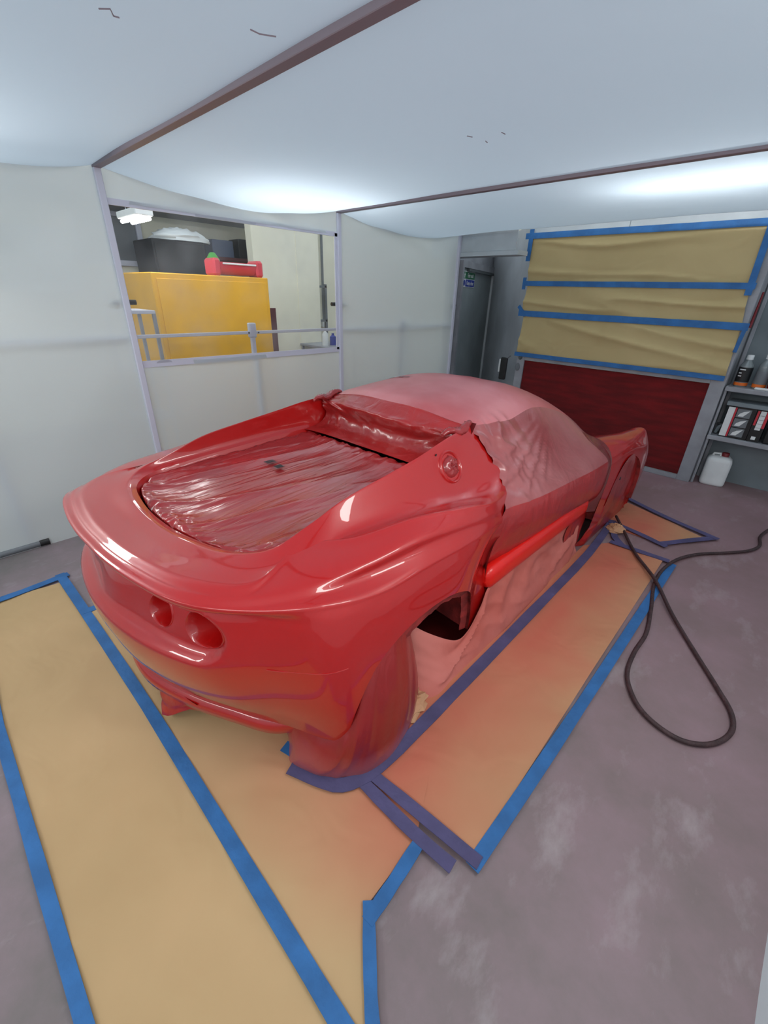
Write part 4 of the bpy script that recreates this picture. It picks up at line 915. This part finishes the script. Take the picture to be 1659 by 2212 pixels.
# filler film ball
fb = empty('filler_masking_film', (-1.60, .20, 0), math.radians(1.0), 'crumpled ball of film stuffed in the round filler recess', 'masking film')
disc([(.056, -.014), (.052, -.004), (.045, .010), (.034, .018), (.022, .022), (.010, .018), (.003, .012)], 26, fb, 'film_ball', 'film_deck', .010)
# rear wheel curtains of film, right and left
def curtain(s, label):
    t = empty('wheel_masking_film', (-1.60, .20, 0), math.radians(1.0), label, 'masking film')
    top = crc([(.50, .30, .24), (.60, .33, .22), (.70, .36, .225), (.80, .41, .235), (.848, .445, .30), (.862, .50, .44), (.862, .57, .525), (.85, .66, .575), (.80, .76, .57), (.74, .83, .52), (.70, .86, .46)], 6)
    bot = crc([(.565, .40, 0), (.585, .355, 0), (.64, .31, 0), (.72, .335, 0), (.79, .37, 0), (.845, .42, 0), (.885, .48, 0), (.905, .55, 0), (.898, .66, 0), (.87, .76, 0), (.83, .85, 0)], 6)
    G = []
    for j in range(27):
        v = j/26; row = []
        for i, (a, b) in enumerate(zip(top, bot)):
            p = a.lerp(b, v); u = i/(len(top)-1); o_ = Vector((1, -.7*(1-u)*1.2+.1, 0)).normalized()
            bul = .055*math.sin(math.pi*min(1, v*.9+.05))*sm(0, .35, u)*(1-.4*u)
            fold = .010*(ridge(u*9, v*1.2, 3+s, 1)**2)*math.sin(math.pi*v)**.5+.012*math.sin(u*40+v*2)*v*(1-v)
            p = p+o_*(bul+fold); row.append((p.x*s, p.y, max(.004, p.z)))
        G.append(row)
    MB().grid(G).build('film_curtain', 'film_curtain', t, True, 180)
curtain(1, 'red-dusted film curtain hanging from the near rear wheel arch to the floor'); curtain(-1, 'film curtain hanging from the far rear wheel arch')
# paper skirts along the sills
def skirt(s, label):
    t = empty('paper_skirt', (-1.60, .20, 0), math.radians(1.0), label, 'masking paper')
    top = crc([(.52, .98, .36), (.66, .97, .30), (.76, 1.06, .22), (.818, 1.16, .17), (.828, 1.22, .19), (.825, 1.32, .28), (.80, 1.42, .33), (.79, 1.6, .335), (.79, 1.9, .335), (.80, 2.2, .335), (.80, 2.45, .335), (.79, 2.62, .33)], 9)
    bot = crc([(.72, .80, 0), (.80, .84, 0), (.872, .93, 0), (.875, 1.06, 0), (.873, 1.15, 0), (.872, 1.3, 0), (.87, 1.45, 0), (.866, 1.65, 0), (.858, 1.95, 0), (.85, 2.25, 0), (.84, 2.48, 0), (.83, 2.66, 0)], 9)
    G = []
    for j in range(31):
        v = j/30; row = []
        for i, (a, b) in enumerate(zip(top, bot)):
            p = a.lerp(b, v); y_ = p.y; w_ = math.sin(math.pi*v)**.6
            d = -.035*math.sin(math.pi*v)+w_*(.030*(ridge(y_*2.1+v*.8, v*.9, 7, 1)**3)+.014*ridge(y_*4.2-v*1.5, v*1.5, 8, 1)**2+.006*nz(y_*9, v*6, 2))
            row.append(((p.x+d)*s, y_, max(.003, p.z)))
        G.append(row)
    MB().grid(G).build('paper_sheet', 'paper_skirt', t, True, 35)
skirt(1, 'pink-dusted paper skirt hanging from the near sill to the floor'); skirt(-1, 'paper skirt hanging from the far sill')
# front wheel bags
def fbag(s, label):
    t = empty('wheel_masking_film', (-1.60, .20, 0), math.radians(1.0), label, 'masking film')
    G = []
    for j in range(25):
        v = j/24; row = []
        for i in range(41):
            u = i/40; an = math.pi*(1-u); yt = 3.17+.350*math.cos(an); zt = .18+.455*abs(math.sin(an))**.87
            yb = 2.70+.92*u; zb = 0
            y_ = yt+(yb-yt)*v; z_ = zt+(zb-zt)*v
            x_ = .885+.012*math.sin(math.pi*v)*math.sin(math.pi*u)-.06*v+.012*ridge(u*6, v*3, 11+s, 1)**2*math.sin(math.pi*v)-.05*(1-sm(0, .12, u))
            row.append((x_*s, y_, max(.004, z_)))
        G.append(row)
    MB().grid(G).build('film_cover', 'film_side', t, True, 180)
    G = []
    for j in range(13):
        v = j/12; G.append([((.80-.02*v+.014*ridge(i*.4, v*2, 3, 1))*s, 2.42+.34*i/14-.05*v, .33*(1-v)+.004) for i in range(15)])
    MB().grid(G).build('film_tail', 'film_side', t, True, 50)
fbag(1, 'dusty film cover over the near front wheel'); fbag(-1, 'dusty film cover over the far front wheel')
# hanging scraps of film under the tail
t = empty('tail_masking_film', (-1.60, .20, 0), math.radians(1.0), 'torn red film scraps hanging under the tail', 'masking film')
G = []
for j in range(13):
    v = j/12; row = []
    for i in range(31):
        u = i/30; x_ = -.40+.72*u; yb = .10-.03*math.cos((x_+.05)*3)+.12*max(0, x_-.1)
        low = .145-(.100*math.exp(-((x_-.14)/.09)**2)+.06*math.exp(-((x_-.27)/.04)**2)+.05*math.exp(-((x_+.03)/.10)**2))
        z_ = .20+(low-.20)*v; y_ = yb+.10*v*(1-math.exp(-((x_-.14)/.08)**2)*.9)+.012*ridge(u*9, v*3, 4, 1)
        row.append((x_, y_-.045*v, z_))
    G.append(row)
MB().grid(G).build('film_scrap', 'film_side', t, True, 50)
# ================================================================== PAPER, TAPE AND HOSE ON THE FLOOR
def fpoly(outline, label, z, seed, step=.045, reflex=None):
    """paper sheet of any outline: fine grid clipped to the outline"""
    xs = [p[0] for p in outline]; ys = [p[1] for p in outline]; x0, x1, y0, y1 = min(xs), max(xs), min(ys), max(ys)
    nx = int((x1-x0)/step)+1; ny = int((y1-y0)/step)+1; G = []
    for j in range(ny+1):
        y = y0+(y1-y0)*j/ny; row = []
        for i in range(nx+1):
            x = x0+(x1-x0)*i/nx
            h = .009*max(0, ridge(x*1.1+seed, y*.9, seed, 1))**4+.004*max(0, ridge(x*2.6, y*2.2+seed, seed+2, 1))**5+.0015*(nz(x*5, y*5, seed)+.5)
            row.append(Vector((x, y, z+h)))
        G.append(row)
    q = MB().grid(G); V_, F_ = q.V, q.F; n = len(outline)
    area = sum(outline[i][0]*outline[(i+1) % n][1]-outline[(i+1) % n][0]*outline[i][1] for i in range(n)); sg_ = 1 if area > 0 else -1
    def ef(i):
        a, b = outline[i], outline[(i+1) % n]; d = Vector((b[0]-a[0], b[1]-a[1])).normalized(); return lambda p: sg_*(d.x*(p.y-a[1])-d.y*(p.x-a[0]))
    for i in range(n):   # clip by each edge in turn; the two edges at a re-entrant corner together
        if reflex is not None and i == reflex: continue
        if reflex is not None and i == reflex-1: f1, f2 = ef(i), ef(i+1); V_, F_, _ = clip(V_, F_, lambda p: max(f1(p), f2(p)))
        else: V_, F_, _ = clip(V_, F_, ef(i))
    return tag(link('floor_paper', V_, F_, 'paper', None, True, 180), label, 'paper')
fpoly([(-2.87, .20), (-2.89, -.12), (-1.93, -.235), (-.75, -.235), (-.30, -.22), (-.27, .215), (-1.6, .225)], 'tan paper sheet nearest the camera, left of the long diagonal blue tape', .003, 1)
fpoly([(-2.43, .215), (-.25, .215), (-.262, .285), (-.43, .435), (-.44, .66), (-.72, 1.2), (-1.2, 1.9), (-2.43, 1.9)], 'tan paper sheet running under the tail of the car', .006, 2, reflex=3)
fpoly([(-.70, .70), (-.278, .755), (-.345, 3.20), (-.70, 3.19), (-.82, 3.0), (-.82, .70)], 'long salmon-dusted paper sheet along the right side of the car', .005, 3)
fpoly([(-1.5, 3.50), (-.40, 3.46), (-.20, 3.82), (-.50, 3.95), (-1.5, 4.3)], 'salmon-dusted paper sheet beyond the nose of the car', .004, 4)
def ftape(pts, wd, label, z=.020, m_='tape', name='tape_strip', jag=.004):
    P = crc([(x, y, 0) for x, y in pts], max(3, int(14/len(pts)))) ; G = [[], [], [], []]
    for i, p in enumerate(P):
        d = (P[min(i+1, len(P)-1)]-P[max(i-1, 0)]).normalized(); n_ = Vector((-d.y, d.x, 0))*wd/2
        w1 = 1+jag*30*nz(i*1.7, pts[0][0], pts[0][1], 1)
        a, b = p-n_*w1, p+n_*w1
        G[0].append((a.x, a.y, z)); G[1].append((b.x, b.y, z)); G[2].append((b.x, b.y, z-.003)); G[3].append((a.x, a.y, z-.003))
    q = MB(); n = len(P); q.V = sum(G, [])
    for k in range(4):
        for i in range(n-1): q.F.append((k*n+i, k*n+i+1, ((k+1) % 4)*n+i+1, ((k+1) % 4)*n+i))
    q.F.append((0, n, 2*n, 3*n)); q.F.append((n-1, 2*n-1, 3*n-1, 4*n-1)[::-1])
    return tag(q.build(name, m_), label, 'tape')
Z1 = .0165
ftape([(-2.96, .19), (-2.4, .205), (-1.6, .222), (-.8, .224), (-.24, .222)], .048, 'long blue tape crossing from the far left corner to the bottom of the picture', Z1)
ftape([(-2.90, -.26), (-2.905, 0), (-2.93, .23)], .05, 'short blue tape at the far left end of the tan paper', Z1-.001)
ftape([(-2.95, -.15), (-2.1, -.235), (-1.5, -.232), (-.6, -.215), (-.27, -.21)], .038, 'blue tape along the left edge of the nearest paper', Z1)
ftape([(-2.46, .19), (-2.44, .42), (-2.44, .9)], .045, 'blue tape stub on the floor left of the car tail', Z1+.001)
ftape([(-.19, .235), (-.262, .285), (-.345, .357), (-.432, .437)], .036, 'upright blue tape at the bottom centre, below the paper corner', Z1+.002)
ftape([(-.40, .40), (-.41, .52), (-.425, .66)], .04, 'blue tape from the paper corner up to the crossing', Z1+.003)
ftape([(-.75, .66), (-.62, .662), (-.45, .668), (-.305, .682)], .045, 'purple-dusted tape under the crossing, ending on bare floor', Z1+.004, 'tape_p')
ftape([(-.73, .70), (-.50, .725), (-.25, .75)], .045, 'tape along the near end of the salmon paper', Z1+.005, 'tape_p')
ftape([(-.262, .725), (-.262, 1.3), (-.27, 2.2), (-.285, 3.20)], .048, 'long blue tape along the right edge of the salmon paper', Z1+.001)
ftape([(-.70, 3.20), (-.5, 3.21), (-.31, 3.22)], .05, 'purple-dusted tape across the far end of the salmon paper', Z1+.002, 'tape_p')
ftape([(-.93, .50), (-.82, .55), (-.74, .60), (-.705, .69), (-.695, .85), (-.70, 1.2), (-.72, 2.0), (-.745, 2.9), (-.80, 3.5)], .055, 'purple-dusted tape sealing film and skirt to the floor along the car', Z1+.006, 'tape_p')
ftape([(-1.02, .535), (-.92, .565), (-.83, .60)], .05, 'blue tape under the rear film curtain', Z1+.004)
ftape([(-.83, 3.55), (-.60, 3.50), (-.38, 3.43)], .05, 'purple-dusted tape at the near edge of the nose paper', Z1+.002, 'tape_p')
ftape([(-.42, 3.45), (-.30, 3.64), (-.155, 3.86)], .05, 'purple-dusted tape at the right edge of the nose paper', Z1+.003, 'tape_p')
ftape([(-.13, 3.85), (-.5, 3.97), (-.95, 4.18)], .05, 'purple-dusted tape at the far edge of the nose paper', Z1+.004, 'tape_p')
ftape([(-.81, 3.58), (-.70, 3.30), (-.62, 3.21)], .05, 'purple-dusted tape joining the nose paper to the long paper', Z1+.001, 'tape_p')
# crumpled paper wads
def wad(x, y, r, label, sx=1, sy=1, mt='paper_tan'):
    G = []
    for i in range(9):
        th = math.pi*.5*i/8; G.append([(x+sx*r*math.cos(th)*math.cos(p*.349)*(1+.5*nz(i*.8, p*.9, r*50)), y+sy*r*math.cos(th)*math.sin(p*.349)*(1+.5*nz(i*.9, p*.8, 9)), .016+r*.9*math.sin(th)*(1+.6*nz(i, p*.8, 4))) for p in range(18)])
    return tag(MB().grid(G, True).build('paper_wad', mt, None, False), label, 'paper')
wad(-.80, 1.02, .07, 'crumpled tan paper wad behind the near rear wheel arch', .9, 1.5); wad(-.84, .90, .05, 'small crumpled paper wad beside the film curtain', .9, 1.3, 'paper_skirt')
wad(-.74, 3.42, .05, 'crumpled tan paper at the front wheel beside the hose', 1.3, 1.5)
# hose
HP = [(-.80, 3.60, .05), (-.685, 3.433, .03), (-.509, 3.131, .030), (-.308, 2.849, .042), (-.144, 2.582, .022), (.021, 2.338, .014), (.154, 2.14, .014), (.221, 2.029, .014), (.241, 1.936, .014), (.22, 1.839, .014), (.17, 1.759, .014), (.097, 1.713, .014), (.01, 1.716, .014), (-.076, 1.759, .014), (-.153, 1.862, .014), (-.185, 1.95, .014), (-.201, 2.108, .014), (-.201, 2.303, .014), (-.242, 2.538, .018), (-.303, 2.832, .022), (-.311, 3.049, .026), (-.271, 3.297, .020), (-.184, 3.497, .014), (-.044, 3.673, .014), (.071, 3.843, .014), (.111, 3.981, .014), (.096, 4.168, .014), (.14, 4.416, .014)]
tag(MB().tube(crc(HP, 6), .0105, 10).build('air_hose', 'hose', None, True, 180), 'dark dusty rubber air hose lying in a loop on the floor right of the car', 'hose')
# white dust sheet hem at the lower right corner
